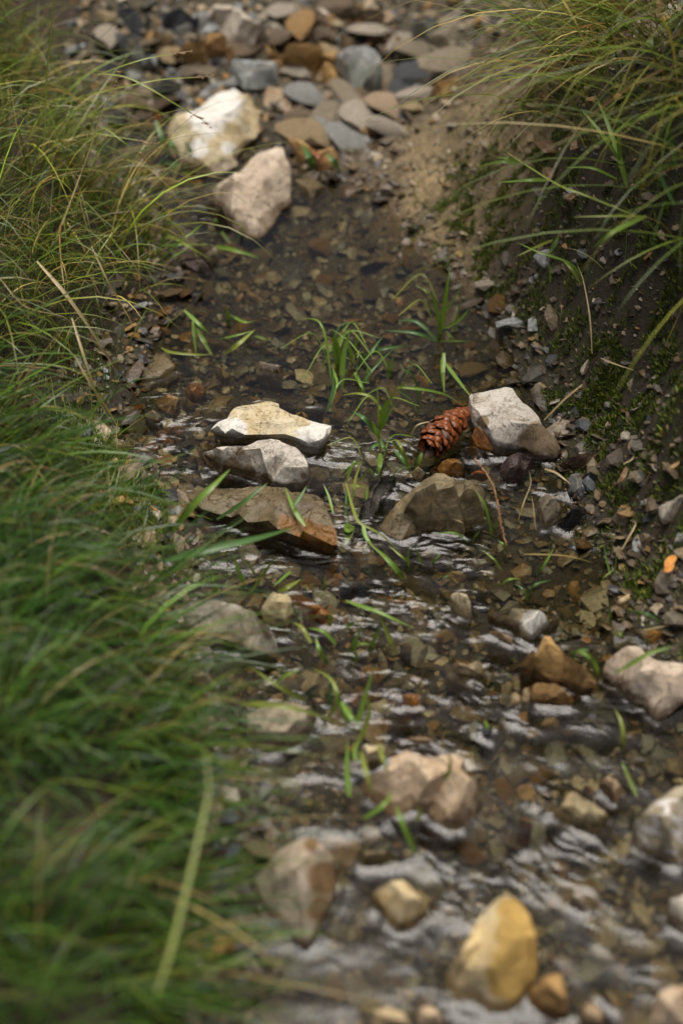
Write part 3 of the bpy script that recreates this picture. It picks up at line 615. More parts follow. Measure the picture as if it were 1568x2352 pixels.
S('stone','tan orange cube with a dark front standing in the smooth water','golden','D5','275,385 330,320 450,255 560,240 620,290 740,430 810,490 790,560,.05 640,690,0 520,710,0 420,640,0 385,530,.1 300,450,.2','735,440,1 490,600,.9 400,500,.95 290,395,.9 520,330,1.05 600,400,1.05', h=34, rough=.7)
S('stone','large golden cone of rock with a cream left face, nearest the viewer','golden','P','1024,2232,.1 1060,2190 1085,2140 1110,2095 1140,2060 1165,2050,.95 1195,2070 1218,2105 1228,2150 1236,2212 1225,2255,.1 1208,2280,0 1190,2310,0 1165,2322,0 1125,2320,0 1100,2300,0 1075,2293,0 1045,2297,0 1030,2270,0',
  '1151,2072,1 1152,2150,1 1135,2220,.8 1170,2160,.95 1105,2160,.75 1070,2225,.5 1055,2275,.25 1150,2290,.3 1200,2240,.4 1205,2150,.7', h=56, rough=.8, smooth=.1, stain=[(1195,2150,52),(1180,2230,58),(1170,2090,26)])
S('stone','ochre block tucked against the right foot of the golden cone','ochre','D6','130,1270 300,1130 470,1100 490,1300 530,1470 440,1530 230,1440 150,1340','440,1130,1 470,1330,.9 250,1360,.8 320,1200,1', h=34)
S('stone','tan stone with a dark hollow in the bottom row','tan','D5','260,1440 420,1420 560,1460 640,1568 640,1680 280,1680', h=22)
S('stone','rounded tan stone in the bottom row','pinktan','D5','700,1430 800,1390 900,1460 960,1640 690,1660', h=22)
S('stone','pinkish stone in the bottom row right of the ochre block','pinktan','D6','610,1440 700,1370 830,1450 850,1600 640,1600', h=18)
S('stone','tan lozenge above the pinkish stone in the bottom row','tan','D6','800,1290 860,1270 1000,1380 960,1430', h=12)
S('stone','pink brown boulder filling the lower right corner','pinktan','D6','1290,1568 1330,1280 1450,1210 1640,1200 1700,1700 1290,1700', h=42)
S('stone','ochre brown stone under water above the corner boulder','ochre','D6','1290,780 1420,700 1500,750 1520,850 1450,910 1300,830', lvl='s', h=20)
S('stone','pale stone cut by the right edge near the bottom','pale','D6','1400,540 1450,420 1568,380 1660,380 1660,760 1568,720 1440,640', h=26)
S('stone','small white stone right of the golden cone','pale','D6','520,460 560,370 640,390 730,480 680,540', h=14)
S('stone','olive pointed stone in the lower right stream','olive','D3','300,1020 440,870 510,740 590,745 740,860 850,960 960,1010 900,1100 760,1220 650,1190 470,1100', lvl='w', up=-.006, h=28, wetness=.4)
S('stone','tan boulder with a white vein at the right edge','tanvein','D3','1110,1070 1200,950 1330,790 1430,720 1568,710 1660,720 1660,1350 1568,1400,0 1510,1420,0 1330,1340,0 1150,1260,0', h=46)
S('stone','pinkish bent stone above the olive pointed stone','pinktan','D3','800,690 860,610 950,650 1035,750 940,850 880,780', h=18)
for lb, mk, o in [('ochre tooth shaped stone left of the blackish boulder','ochre','10,80 60,30 140,10 150,100 120,170'),('tan stone beside the ochre tooth','tan','260,150 310,70 400,60 440,130 400,170'),('orange pebble left of the olive pointed stone','orange','60,1000 130,980 190,1050 150,1090'),
    ('cream egg shaped pebble above the veined boulder','cream','1140,640 1190,600 1230,630 1180,700'),('tan bar at the right of the blackish boulder','tan','1040,210 1190,180 1195,230 1050,270'),('rusty pebble touching the pinkish bent stone','ochre','650,700 700,680 760,750 720,800')]:
    S('stone', lb, mk, 'D3', o, lvl='w', up=-.003)
S('stone','dark mossy brown stone behind the tan orange cube','olive','D5','90,90 200,-20 400,-30 560,20 570,110 460,170 180,170', lvl='w', up=-.004, h=24)
S('stone','cream rock with a brown right face rising beside the bottom grass','pinkgrey','P','585,2012,.15 625,1965 660,1940 700,1915 730,1925 760,1960 778,2000 770,2050,.2 750,2090,.1 735,2130,0 720,2160,0 700,2172,0 670,2150,0 640,2110,0 605,2070,.05 590,2040,.1',
  '655,1962,.95 690,2050,.8 700,2150,.2 685,1990,1 630,2020,.7 715,1945,1 735,2040,.5', h=52, up=.010, rough=1, smooth=.1, stain=[(745,2020,34),(735,2090,26),(715,1940,14)])
S('stone','grey white weathered rock under the left grass','pale','D7','80,500 200,430 450,440 600,470 720,530 800,590 900,650 970,750,.2 990,900,0 850,870,0 740,860,0 640,820,0 450,790,0 230,780,0 140,690,.2','250,600,.9 500,560,1 700,600,1 450,720,.55 720,750,.5 880,780,.3 300,700,.6', h=40, up=.018, rough=2)
S('stone','cream and ochre crumpled stone right of the weathered rock','cream','D7','720,510 800,440 940,350 980,370 1080,370 1110,450 1130,600 1060,690 950,650 880,640 820,550', h=26, stain=())
S('stone','orange rounded stone right of the crumpled stone','orange','D7','1200,560 1260,480 1380,480 1480,570 1510,680 1450,740 1370,700 1280,640', lvl='w', up=-.004, h=20, wetness=.9)
S('stone','small tan chip in the shallows under the left grass','tan','D7','1290,1330 1380,1340 1420,1370 1350,1400', lvl='w')
S('stone','small tan bean of stone below the weathered rock','tan','D7','910,1100 960,1085 1010,1115 950,1140', lvl='w')
S('stone','wide dull tan stone lying under grass in the lower left stream','greybrown','D7','640,1568 700,1480 850,1400 950,1340 1080,1370 1300,1400 1350,1500 1300,1700 1150,1830 900,1880 700,1800', lvl='w', up=-.004, h=30)
S('stone','tan stone buried in the left grass','pinktan','D7','100,1180 200,1110 330,1100 410,1190 390,1240 320,1300 220,1290', lvl='g', h=24)
# --- stone heap upstream
S('stone','largest cream boulder, yellowish and pitted, in the upstream heap','cream','C6','280,130,.5 310,80 400,30 520,0 600,-60 660,-110 900,-190 1020,-150 1170,0 1170,110 1110,230,.3 1000,320,.2 940,400,.15 930,490,.1 720,590,0 480,590,0 380,520,.02 300,300,.2','290,190,.8 500,250,.9 520,400,.6 600,490,.4 700,570,.15 430,550,.05 620,130,1 900,0,1.05 900,400,.55 1050,200,.8 640,-60,.95', h=46, up=.004, rough=1.9, stain=[(640,60,160),(800,-60,150),(560,350,80),(840,360,60)])
S('stone','big pinkish grey boulder leaning in front of the largest cream boulder','pinkgrey','C6','690,690 720,650 870,590 980,510 1100,400 1180,380 1290,320 1350,340 1370,420 1410,540 1420,640 1440,790,.2 1320,900,.1 1260,1030,0 1120,1150,0 990,1165,0 900,1120,0 880,1000,.1 800,890,.15 690,820,.25','900,620,.95 830,860,.55 960,590,1 1180,640,.95 1320,440,1 1300,860,.4 1120,1060,.2 930,1000,.3 900,900,.55 1050,900,.55', h=46, up=.004, rough=1.8)
S('slab','rounded pale slab at the top of the heap','pale','C4','930,180 1000,80 1030,40 1180,40 1280,80 1310,150 1380,180 1470,190 1520,270 1480,340 1370,410 1180,370 1080,280', lvl='g', h=40, up=.01)
S('slab','pale blue grey slab sloping down at the left of the heap','bluegrey','C4','50,320 120,285 200,300 320,350 420,420 500,500 480,590 380,580 260,500 130,410', lvl='g', h=40, up=.015)
S('stone','long ochre bar of stone in the heap','ochre','C4','630,430 750,380 930,370 960,300 1130,300 1190,400 1220,450 1150,490 900,510 660,490','660,440,.8 940,400,1 1100,320,1 1140,440,.6 900,490,.3 1000,330,1', lvl='g', h=40, up=.01)
S('stone','broad ochre stone with a cream shoulder in the heap','ochre','C5','-70,380 0,370 140,400 240,400 420,390 580,450 560,520 430,560 300,590 170,580 40,590 -30,500', lvl='g', h=44, up=.015)
S('stone','ochre tan block below the broad ochre stone','ochre','C5','300,680 350,600 480,560 600,600 590,720 520,820 420,770', lvl='g', h=40)
S('stone','tall blue grey stone with a bright crest in the heap','bluegrey','C5','600,490 680,430 850,410 930,450 1000,560 1000,700 1000,930,0 950,970,0 770,880,.05 700,760,.2 640,650,.3 580,560,.4','620,500,.9 720,570,.75 800,640,.7 940,630,.7 760,480,1 880,520,1', h=80, up=.0, stain=[(720,760,160),(900,780,160),(850,900,120)])
S('stone','pinkish tan square stone behind the largest cream boulder','pinktan','C5','-150,830 -40,780 130,810 260,870 250,980 210,1130,.05 100,1110,.05 -20,1060,.1 -100,1000,.2','-60,860,.95 120,870,1 200,1000,.8 80,1000,.85', lvl='w', h=50)
S('stone','cream grey stone right of the pinkish tan square stone','tan','C5','270,880 300,790 400,800 520,880 560,890 500,900 450,1000 430,1050 310,960', h=40)
S('slab','blue grey slab in the middle of the heap','bluegrey','C4','1160,590 1200,540 1400,550 1600,560 1610,750 1480,790 1300,800 1170,700', lvl='g', h=36, up=.01)
S('slab','flat blue grey slab lying behind the largest cream boulder','bluegrey','C4','880,860 1000,770 1180,720 1260,790 1150,850 950,890', lvl='g', h=20)
S('stone','cream pointed stone above the flat blue grey slab','pale','C4','720,600 800,560 900,490 960,520 980,640 880,750 800,650', lvl='g', h=34)
S('stone','dark bluish round stone beside the cream pointed stone in the heap','slate','C4','950,520 1030,490 1140,560 1130,620 1060,650 980,620', lvl='g', h=34)
S('slab','olive brown slab left in the heap, under grass stems','olive','C4','300,640 500,690 700,720 790,850 600,900 450,880 350,780', lvl='g', h=30)
S('stone','black round boulder at the upper left with a bluish glint','black','C4','90,100 180,50 300,60 400,110 470,200 420,310 330,340 200,300 110,250', lvl='g', h=48)
S('stone','black round boulder beside the pale top slab','black','C4','480,170 600,90 720,60 860,90 930,250 840,320 650,320 520,270', lvl='g', h=48)
S('stone','tan stone between the black boulders and the ochre bar','tan','C4','390,360 470,280 600,290 700,340 620,410 450,400', lvl='g', h=30)
S('stone','pinkish oval stone at the top','pinktan','C5','80,190 230,110 300,80 480,110 510,160 420,210 220,220', lvl='g', h=34)
S('slab','brown tan slab at the top middle','brown','C5','500,70 640,0 780,60 1000,80 1060,120 920,200 840,180 700,190 560,140', lvl='g', h=34)
S('stone','blue green stone with mossy sides at the top right of the stream','bluegrey','C5','1290,180 1420,120 1520,110 1570,220 1540,360 1440,430 1330,400 1270,300', lvl='g', h=64, stain=[(1320,320,110),(1480,390,90)])
S('stone','tan stone in front of the brown tan slab','tan','C5','540,350 640,300 700,340 740,390 640,420', lvl='g', h=30)
S('stone','pale flat stone left of the blue green stone','pale','C5','1070,180 1130,150 1240,190 1170,220', lvl='g', h=20)
S('stone','rusty upright stone left of the blue green stone','ochre','C5','1030,290 1090,260 1150,290 1200,450 1100,470 1050,420', lvl='g', h=44)
S('stone','ochre and cream stone at the edge of the grit slope','ochre','R2','410,410 450,365 540,350 580,400 540,440 460,450', lvl='g', h=30)
S('stone','ochre flat stone beside the big pinkish grey boulder','ochre','C5','100,1290 200,1260 400,1380 560,1350 620,1450 600,1540 400,1568 250,1480', lvl='w', h=26)
S('stone','greenish flat stone under water right of the big pinkish grey boulder','olive','C6','1430,620 1600,600 1740,700 1740,820 1600,920 1500,830 1440,740', lvl='w', up=-.01, h=22, wetness=1)
S('stone','small pale blue stone left of the big pinkish grey boulder','bluegrey','C6','510,890 560,870 640,890 660,970 520,950', h=16)
S('stone','dark brown stone at the left foot of the big pinkish grey boulder','brown','C6','640,870 700,840 800,900 880,1030 860,1080 720,990', h=24, wetness=.8)
S('slab','grey brown slab half under water by the left grass','greybrown','C6','300,1320 480,1240 750,1250 760,1380 680,1410 600,1350 420,1380', h=20)
S('stone','pinkish grey shard below the grey brown slab','purple','C6','400,1400 600,1380 690,1470 560,1490', h=14)
S('stone','round dark slate on the bottom of the upper pool','slate','P','612,620 630,590 670,585 705,610 710,640 680,668 640,665', lvl='s', h=9)
S('stone','grey speckled stone set in the left bank','greybrown','P','172,345 200,330 230,350 240,400 235,440 205,430 185,390', lvl='g', h=40)
S('stone','blue grey stone glimpsed through the upper left grass','bluegrey','P','205,228 225,214 247,222 245,240 215,242', lvl='g', h=24)
S('stone','pale grey stone under a grass stem on the right bank','bluegrey','P','1222,585 1255,570 1292,578 1285,600 1250,612', lvl='g', h=16)
S('stone','cream chip on the mossy right bank','cream','P','1414,640 1432,629 1449,640 1420,664', lvl='g', h=10)
S('stone','tan chip on the right bank below the cream chip','tan','P','1424,739 1448,755 1438,768 1424,760', lvl='g', h=9)
S('stone','pinkish white stone in the moss above a straw','pinkgrey','P','1331,845 1349,824 1379,821 1369,844 1337,859', lvl='g', h=14)
S('stone','small white chip right of the pinkish white stone','pale','P','1411,850 1431,847 1426,864 1413,864', lvl='g', h=9)
S('stone','blue slate pebble high on the right bank','slate','P','1479,685 1504,665 1509,694 1484,710', lvl='g', h=12)
S('stone','brown flat chip on the right bank','brown','P','1449,800 1489,795 1484,820 1454,825', lvl='g', h=9)
S('stone','ochre tan flake on the bottom of the upper pool','ochre','P','773,748 800,732 830,730 850,738 820,750 790,757', lvl='s', h=9)
S('stone','brown chip right of the ochre flake in the upper pool','ochre','P','812,756 835,752 868,775 850,782', lvl='s', h=8)
S('stone','long ribbed flake near the left grass in the upper pool','greybrown','P','452,640 500,625 535,623 530,645 480,650', lvl='s', h=10)
S('stone','tan brown stone on the left of the upper pool','tan','P','515,652 560,648 612,695 600,705 560,690', lvl='s', h=12)

# ---------------------------------------------------------------- loose small stones, each its own object
def pebble_mesh(seed, flat):
    bm = bmesh.new(); bmesh.ops.create_icosphere(bm, subdivisions=2, radius=0.5)
    r = random.Random(seed); planes = []
    for _ in range(7):
        n = Vector((r.gauss(0, 1), r.gauss(0, 1), r.gauss(0, 1))).normalized(); planes.append((n, r.uniform(0.17, 0.36)))
    for v in bm.verts:
        for n, d in planes:
            e = v.co.dot(n) - d
            if e > 0: v.co -= n * e
        v.co += v.co.normalized() * 0.03 * mnoise.noise(v.co * 6 + Vector((seed, 0, 0)))
        v.co.z *= flat; v.co.x *= 1.25
    bm.normal_update()
    co = np.array([v.co[:] for v in bm.verts]); bm.verts.index_update(); F = np.array([[v.index for v in f.verts] for f in bm.faces]); bm.free()
    return co, F
PEB = [pebble_mesh(i, f) for i, f in enumerate((0.35, 0.45, 0.6, 0.3, 0.5, 0.7, 0.4, 0.55))]
_pm = {}
def peb_obj(k, matk, wetv):
    key = (k, matk, wetv)
    if key not in _pm:
        co, F = PEB[k]; me = np_mesh('pebble', co, F, M[matk], True, dict(wet=np.full(len(co), wetv), stain=np.zeros(len(co)))); me.set_sharp_from_angle(angle=R(28)); _pm[key] = me
    return _pm[key]
CNAME = {'brown':'brown','greybrown':'grey brown','tan':'tan','ochre':'ochre','slate':'dark slate','olive':'olive','pale':'pale','bluegrey':'blue grey','orange':'orange','pinktan':'pinkish tan','purple':'purple brown','cream':'cream'}
import re
def short(lb): return re.split(r' (?:with|lying|right|left|across|in|at|under|behind|below|beside|leaning|sloping|cut|near|awash|between|over|standing|on|rising|tucked|filling|slanting|nearest|touching|sitting|half|glimpsed|set|buried|a|its)\b|,', lb)[0]
def where(px_, py_, x, y):
    L = min((l for l in LANDMARK if len(short(l[4]).split()) < 7), key=lambda l: (l[2] - x)**2 + (l[3] - y)**2); dx, dy = px_ - L[0], py_ - L[1]
    side = ('just right of' if dx > 0 else 'just left of') if abs(dx) > abs(dy) else ('in front of' if dy > 0 else 'behind')
    return f'{side} the {short(L[4])}'
def scatter(n, region, poly, palette, smin, smax, wetv, phrase):
    k = 0; tries = 0
    xs = [p[0] for p in poly]; ys = [p[1] for p in poly]
    while k < n and tries < n * 40:
        tries += 1
        a, b = random.uniform(min(xs), max(xs)), random.uniform(min(ys), max(ys))
        ins = False
        for i in range(len(poly)):
            (x1, y1), (x2, y2) = poly[i], poly[(i + 1) % len(poly)]
            if (y1 > b) != (y2 > b) and a < (x2 - x1) * (b - y1) / (y2 - y1) + x1: ins = not ins
        if not ins: continue
        q = on_ground(a, b); sz = random.uniform(smin, smax) ** 1.0
        if any((q.x - fx)**2 + (q.y - fy)**2 < ((fr + sz * 0.4) * (.62 if 'heap' in region else 1))**2 for fx, fy, fr in FOOT): continue
        FOOT.append((q.x, q.y, sz * 0.35)); mk = random.choice(palette)
        o = obj('pebble', peb_obj(random.randrange(8), mk, wetv), None, (q.x, q.y, q.z + sz * 0.10))
        o.scale = (sz, sz * random.uniform(.7, 1), sz * random.uniform(.8, 1.1)); o.rotation_euler = (random.gauss(0, .2), random.gauss(0, .2), random.uniform(0, 6.28))
        tag(o, f"{'tiny' if sz < .016 else 'small' if sz < .032 else 'middling'} {CNAME[mk]} stone {where(a, b, q.x, q.y)}", 'stone', 'loose small stones of the stream and shore'); k += 1
BR = ['brown'] * 4 + ['greybrown'] * 4 + ['tan', 'olive', 'slate', 'ochre']
scatter(32, 'pool', [(420,560),(800,520),(1150,700),(1180,880),(1050,930),(700,900),(420,880)], BR + ['slate', 'pale', 'ochre', 'tan'], .018, .048, .95, 'on the bed of the upper pool')
scatter(24, 'right pool', [(1080,1230),(1290,1230),(1420,1330),(1440,1480),(1300,1480),(1100,1400),(1020,1300)], BR, .010, .022, .95, 'on the bed of the right pool')
scatter(50, 'rapids', [(640,1270),(1000,1260),(1080,1450),(1250,1750),(1250,2100),(1050,2050),(850,1900),(640,1600)], BR + ['ochre', 'orange', 'ochre', 'pale', 'pinktan', 'slate', 'slate', 'tan', 'bluegrey'], .014, .038, .9, 'in the rapids')
scatter(9, 'slabs', [(700,1300),(1000,1280),(1300,1700),(1500,2100),(1300,2200),(900,1900)], ['olive', 'brown', 'greybrown', 'tan', 'slate'], .045, .07, .9, 'flat in the rapids')
scatter(22, 'low', [(1200,1950),(1560,1900),(1560,2330),(1300,2340)], BR + ['pinktan', 'ochre', 'pale'], .012, .026, .9, 'in the lower right stream')
scatter(14, 'low2', [(790,2200),(1010,2150),(1010,2350),(700,2350)], BR + ['pinktan', 'pale'], .014, .028, .9, 'in the smooth lowest water')
scatter(26, 'shore', [(1300,960),(1560,950),(1560,1450),(1400,1270),(1320,1180)], BR + ['pale', 'tan', 'bluegrey', 'ochre', 'purple'], .008, .018, .45, 'on the gravelly right shore')
scatter(34, 'heap', [(240,40),(1000,20),(1050,160),(880,330),(700,340),(640,200),(240,190)], ['ochre', 'tan', 'bluegrey', 'pale', 'greybrown', 'pinktan', 'tan', 'greybrown', 'brown', 'slate', 'slate', 'brown'], .055, .12, .42, 'wedged in the upstream heap')
scatter(34, 'heap2', [(240,40),(1000,20),(1050,160),(880,330),(700,340),(640,200),(240,190)], BR + ['ochre', 'bluegrey', 'pale', 'tan', 'ochre', 'tan', 'pinktan', 'bluegrey'], .03, .06, .4, 'filling gaps of the upstream heap')
scatter(30, 'heap side', [(240,200),(400,180),(380,420),(480,480),(430,600),(330,560),(250,440)], BR + ['slate', 'slate', 'tan', 'bluegrey'], .028, .07, .6, 'down the left side upstream')
scatter(16, 'left edge', [(330,880),(470,880),(500,1100),(400,1130),(300,1060),(290,960)], BR + ['ochre', 'orange', 'tan'], .010, .022, .8, 'at the left foot of the dam')
scatter(44, 'left shallows', [(250,420),(480,420),(560,560),(500,700),(430,860),(340,860),(335,720),(400,640),(330,540)], BR + ['pale', 'tan', 'slate', 'slate'], .014, .042, .8, 'in the left shallows upstream')

# ---------------------------------------------------------------- gravel (uncountable)
bmi = bmesh.new(); bmesh.ops.create_icosphere(bmi, subdivisions=1, radius=0.5)
IV = np.array([v.co[:] for v in bmi.verts]); IF = np.array([[v.index for v in f.verts] for f in bmi.faces]); bmi.free()
_t = (1 + 5**.5) / 2
ICV = np.array([(-1,_t,0),(1,_t,0),(-1,-_t,0),(1,-_t,0),(0,-1,_t),(0,1,_t),(0,-1,-_t),(0,1,-_t),(_t,0,-1),(_t,0,1),(-_t,0,-1),(-_t,0,1)]) / (1 + _t * _t)**.5 * .5
ICF = np.array([(0,11,5),(0,5,1),(0,1,7),(0,7,10),(0,10,11),(1,5,9),(5,11,4),(11,10,2),(10,7,6),(7,1,8),(3,9,4),(3,4,2),(3,2,6),(3,6,8),(3,8,9),(4,9,5),(2,4,11),(6,2,10),(8,6,7),(9,8,1)])
def gravel(N, name, label, med, lo, hi, IV, IF, bank=False):
    bases = []
    for i in range(24):
        b = IV.copy()
        for _ in range(6):
            n = rng.normal(size=3); n /= np.linalg.norm(n); d = rng.uniform(.22, .4); e = b @ n - d; b = b - np.clip(e, 0, None)[:, None] * n
        bases.append(b)
    bases = np.array(bases)
    x = rng.uniform(-.5, .8, N * 4); y = 0.36 + 2.3 * rng.random(N * 4)**1.25
    keep = (x > xl(y) - 0.05) if not bank else (x > xr(y))
    x, y = x[keep][:N], y[keep][:N]; n = len(x)
    z = hz(x, y); sand, moss, soil, wet = zones(x, y, z)
    dr = x - xr(y)
    keep = rng.random(n) < np.where(dr > 0.02, 0.75 - 0.45 * moss, 1.0)
    x, y, z, sand, moss, wet, dr = [a[keep] for a in (x, y, z, sand, moss, wet, dr)]; n = len(x)
    s = np.clip(np.exp(rng.normal(math.log(med), 0.45, n)), lo, hi) * np.where(sand > .4, .75, 1) * np.where(dr > 0.03, .8, 1)
    pal = np.array([(.16,.12,.07),(.22,.18,.11),(.10,.08,.05),(.32,.26,.17),(.16,.15,.12),(.34,.21,.07),(.46,.42,.34),(.08,.09,.10),(.24,.26,.26),(.36,.19,.05),(.25,.19,.12)])
    wts = np.array([3,3,2.5,3,3.2,1.7,1.7,2.2,1.6,.6,1.4]); wts /= wts.sum()
    c = pal[rng.choice(len(pal), n, p=wts)] * rng.uniform(.35, 1.2, (n, 1))
    if bank: c = np.array([(.055,.039,.021),(.10,.07,.038),(.035,.026,.015),(.22,.17,.10)])[rng.choice(4, n, p=[.34,.30,.16,.20])] * rng.uniform(.7, 1.3, (n, 1))
    lt = (sand[:, None] * rng.random((n, 1)))
    c = c * (1 - lt) + lt * np.array([.27, .21, .12])
    k = rng.integers(0, 24, n); a = rng.uniform(0, 6.283, n); B = bases[k]
    B = B * np.stack([s * rng.uniform(.9, 1.6, n), s, s * rng.uniform(.22, .6, n)], 1)[:, None, :]
    tx, ty = rng.normal(0, .35, n), rng.normal(0, .35, n)
    X, Y, Z = B[..., 0], B[..., 1], B[..., 2]
    Z2 = Z + X * tx[:, None] + Y * ty[:, None]
    ca, sa = np.cos(a)[:, None], np.sin(a)[:, None]
    V = np.stack([x[:, None] + X * ca - Y * sa, y[:, None] + X * sa + Y * ca, z[:, None] + Z2 + (s * .12)[:, None]], -1)
    m = V.shape[1]
    F = (IF[None] + (np.arange(n) * m)[:, None, None]).reshape(-1, 3)
    o = obj(name, np_mesh(name, V.reshape(-1, 3), F, GRAVEL, False, dict(wet=np.repeat(np.clip(wet, 0, .95), m)), np.repeat(c, m, 0)))
    tag(o, label, 'soil' if bank else 'gravel', kind='stuff')
gravel(32000, 'gravel', 'fine brown and grey gravel covering the stream bed and right shore', .0058, .0026, .011, ICV, ICF)
gravel(17000, 'soil_crumbs', 'dark crumbs of earth and grit over the right bank', .0058, .0025, .014, ICV, ICF, bank=True)
gravel(10500, 'gravel', 'coarse angular chips and flakes strewn over the stream bed and right shore', 0.0140, .009, .032, IV, IF)

# ---------------------------------------------------------------- water
wx = np.arange(-.40, .54, .0032); wy = np.concatenate([np.arange(.36, 1.42, .0030), np.arange(1.42, 2.75, .0045)])
WX, WY = np.meshgrid(wx, wy)
RIP = [(900,1350,.11,1.0),(1000,1500,.10,1.0),(760,1500,.09,.9),(900,1650,.10,1.0),(1100,1750,.09,1.0),(1150,1950,.09,1.1),(1250,2080,.08,1.1),(830,1260,.035,1.1),(760,1020,.035,.9),(900,1050,.05,.9),(430,960,.06,.9),(380,1080,.05,.8),(820,1130,.05,.9),
       (600,1160,.06,.5),(850,1850,.07,.8),(1020,2050,.06,.7),(820,2080,.06,.5),(1200,1120,.05,.9),(1330,1130,.04,.6),(850,330,.07,.8),(780,300,.06,.7),(830,420,.06,.5),(1350,2250,.07,.5),(400,450,.07,.6),(560,1300,.06,.6),(1120,1520,.05,.9),(1400,1290,.04,.5)]
amp = np.zeros_like(WX) + 0.035
for px_, py_, r, s_ in RIP:
    q = at(px_, py_, 0.0); q = at(px_, py_, float(zwater(q.x, q.y)))
    amp = np.maximum(amp, s_ * np.exp(-((WX - q.x)**2 + (WY - q.y)**2) / (2 * r * r)))
q = at(1270, 1320, 0.0); amp = (amp + 0.02) * (1 - .8 * np.exp(-((WX - q.x)**2 + (WY - q.y)**2) / (2 * .06**2)))
calm = .22 + 1.35 * ss(-.28, .42, pn(WX * 13, WY * 17) + .5 * pn(WX * 31, WY * 37))
boost = calm * (.62 + .95 * ss(.62, 1.0, WY))
q = at(1150, 1980, -.02); k2 = np.exp(-((WX - q.x)**2 + (WY - q.y)**2) / (2 * .13**2))
WZ = zwater(WX, WY) + 0.0011 * np.sqrt(amp) * pn(WX * 22, WY * 26) + 0.0007 * amp * pn(WX * 40, WY * 55)
# the surface climbs a little against everything that stands out of it
for poly in EMERGED:
    lo, hi = poly.min(0) - .02, poly.max(0) + .02
    i0, i1 = np.searchsorted(wx, [lo[0], hi[0]]); j0, j1 = np.searchsorted(wy, [lo[1], hi[1]])
    if i1 - i0 < 2 or j1 - j0 < 2: continue
    sxx, syy = WX[j0:j1, i0:i1], WY[j0:j1, i0:i1]; dmin = np.full(sxx.shape, 9.0)
    for a, b in zip(poly, np.roll(poly, -1, 0)):
        ab = b - a; L2 = ab @ ab + 1e-12; t = np.clip(((sxx - a[0]) * ab[0] + (syy - a[1]) * ab[1]) / L2, 0, 1)
        dmin = np.minimum(dmin, np.hypot(sxx - a[0] - t * ab[0], syy - a[1] - t * ab[1]))
    WZ[j0:j1, i0:i1] = np.maximum(WZ[j0:j1, i0:i1], zwater(sxx, syy) + 0.0022 * np.exp(-dmin / .0036) + (WZ[j0:j1, i0:i1] - zwater(sxx, syy)) * .6)
ok = hz(WX, WY) < WZ + 0.012
ny, nx = WX.shape; idx = np.arange(nx * ny).reshape(ny, nx)
fk = (ok[:-1, :-1] & ok[1:, 1:] & ok[:-1, 1:] & ok[1:, :-1]).ravel()
F = np.stack([idx[:-1, :-1].ravel(), idx[:-1, 1:].ravel(), idx[1:, 1:].ravel(), idx[1:, :-1].ravel()], 1)[fk]
wo_ = obj('water', np_mesh('water', np.stack([WX.ravel(), WY.ravel(), WZ.ravel()], 1), F, WATER, True, dict(ripple=(amp * boost).ravel(), flow=np.clip(k2, 0, 1).ravel())))
tag(wo_, 'clear shallow stream water rippling over the stones', 'water', kind='structure')

# ---------------------------------------------------------------- grass
def blades(x, y, z, head, elev, droop, length, width, colr, seg=7, fold=0.0, floor=True, tipcol=None, roll=0.5, dropow=1.3):
    """vectorised curved ribbons; every argument an array of n"""
    n = len(x); S_ = seg + 1
    pos = np.zeros((n, S_, 3)); pos[:, 0] = np.stack([x, y, z], 1)
    hd = head.copy(); tang = np.zeros((n, S_, 3)); bend = rng.normal(0, .25, n)
    for i in range(S_):
        f = i / seg; el = elev - droop * f**dropow; hh = hd + bend * f
        t = np.stack([np.cos(el) * np.cos(hh), np.cos(el) * np.sin(hh), np.sin(el)], 1); tang[:, i] = t
        if i < seg: pos[:, i + 1] = pos[:, i] + t * (length / seg)[:, None]
    if floor:
        fl = np.maximum(hz(pos[..., 0], pos[..., 1]), zwater(pos[..., 0], pos[..., 1])) + 0.002
        pos[:, 1:, 2] = np.maximum(pos[:, 1:, 2], fl[:, 1:] + rng.uniform(0, .012, (n, 1)))
    rv = np.stack([rng.normal(0, roll, n), rng.normal(0, roll, n), np.ones(n)], 1)
    side = np.cross(tang, rv[:, None, :]); side /= np.linalg.norm(side, axis=2, keepdims=True) + 1e-9
    f = np.linspace(0, 1, S_); prof = np.clip(.55 + f * 2.2, 0, 1) * (1 - f**2.4) + .04
    off = side * (width[:, None] * prof[None])[:, :, None] * .5
    V = np.stack([pos - off, pos + off], 2).reshape(n, S_ * 2, 3)
    q = np.array([[2 * i, 2 * i + 1, 2 * i + 3, 2 * i + 2] for i in range(seg)])
    F = (q[None] + (np.arange(n) * S_ * 2)[:, None, None]).reshape(-1, 4)
    C = np.repeat(colr[:, None, :], S_ * 2, 1)
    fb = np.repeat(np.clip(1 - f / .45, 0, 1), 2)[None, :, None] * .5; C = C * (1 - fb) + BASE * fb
    if tipcol is not None:
        ff = np.repeat(f, 2)[None, :, None]; C = C * (1 - ff**3 * .6) + tipcol[:, None, :] * ff**3 * .6
    return V.reshape(-1, 3), F, C.reshape(-1, 3)
def merge(name, lst, mat, label, cat):
    V = []; F = []; C = []; o = 0
    for v, f, c in lst: V.append(v); F.append(f + o); C.append(c); o += len(v)
    ob = obj(name, np_mesh(name, np.concatenate(V), np.concatenate(F), mat, True, None, np.concatenate(C)))
    return tag(ob, label, cat, kind='stuff')
def colours(n, pal, wts, var=.25):
    p = np.array(pal); w_ = np.array(wts, float); w_ /= w_.sum()
    return .82 * p[rng.choice(len(p), n, p=w_)] * np.exp(rng.normal(0, var, (n, 1)))
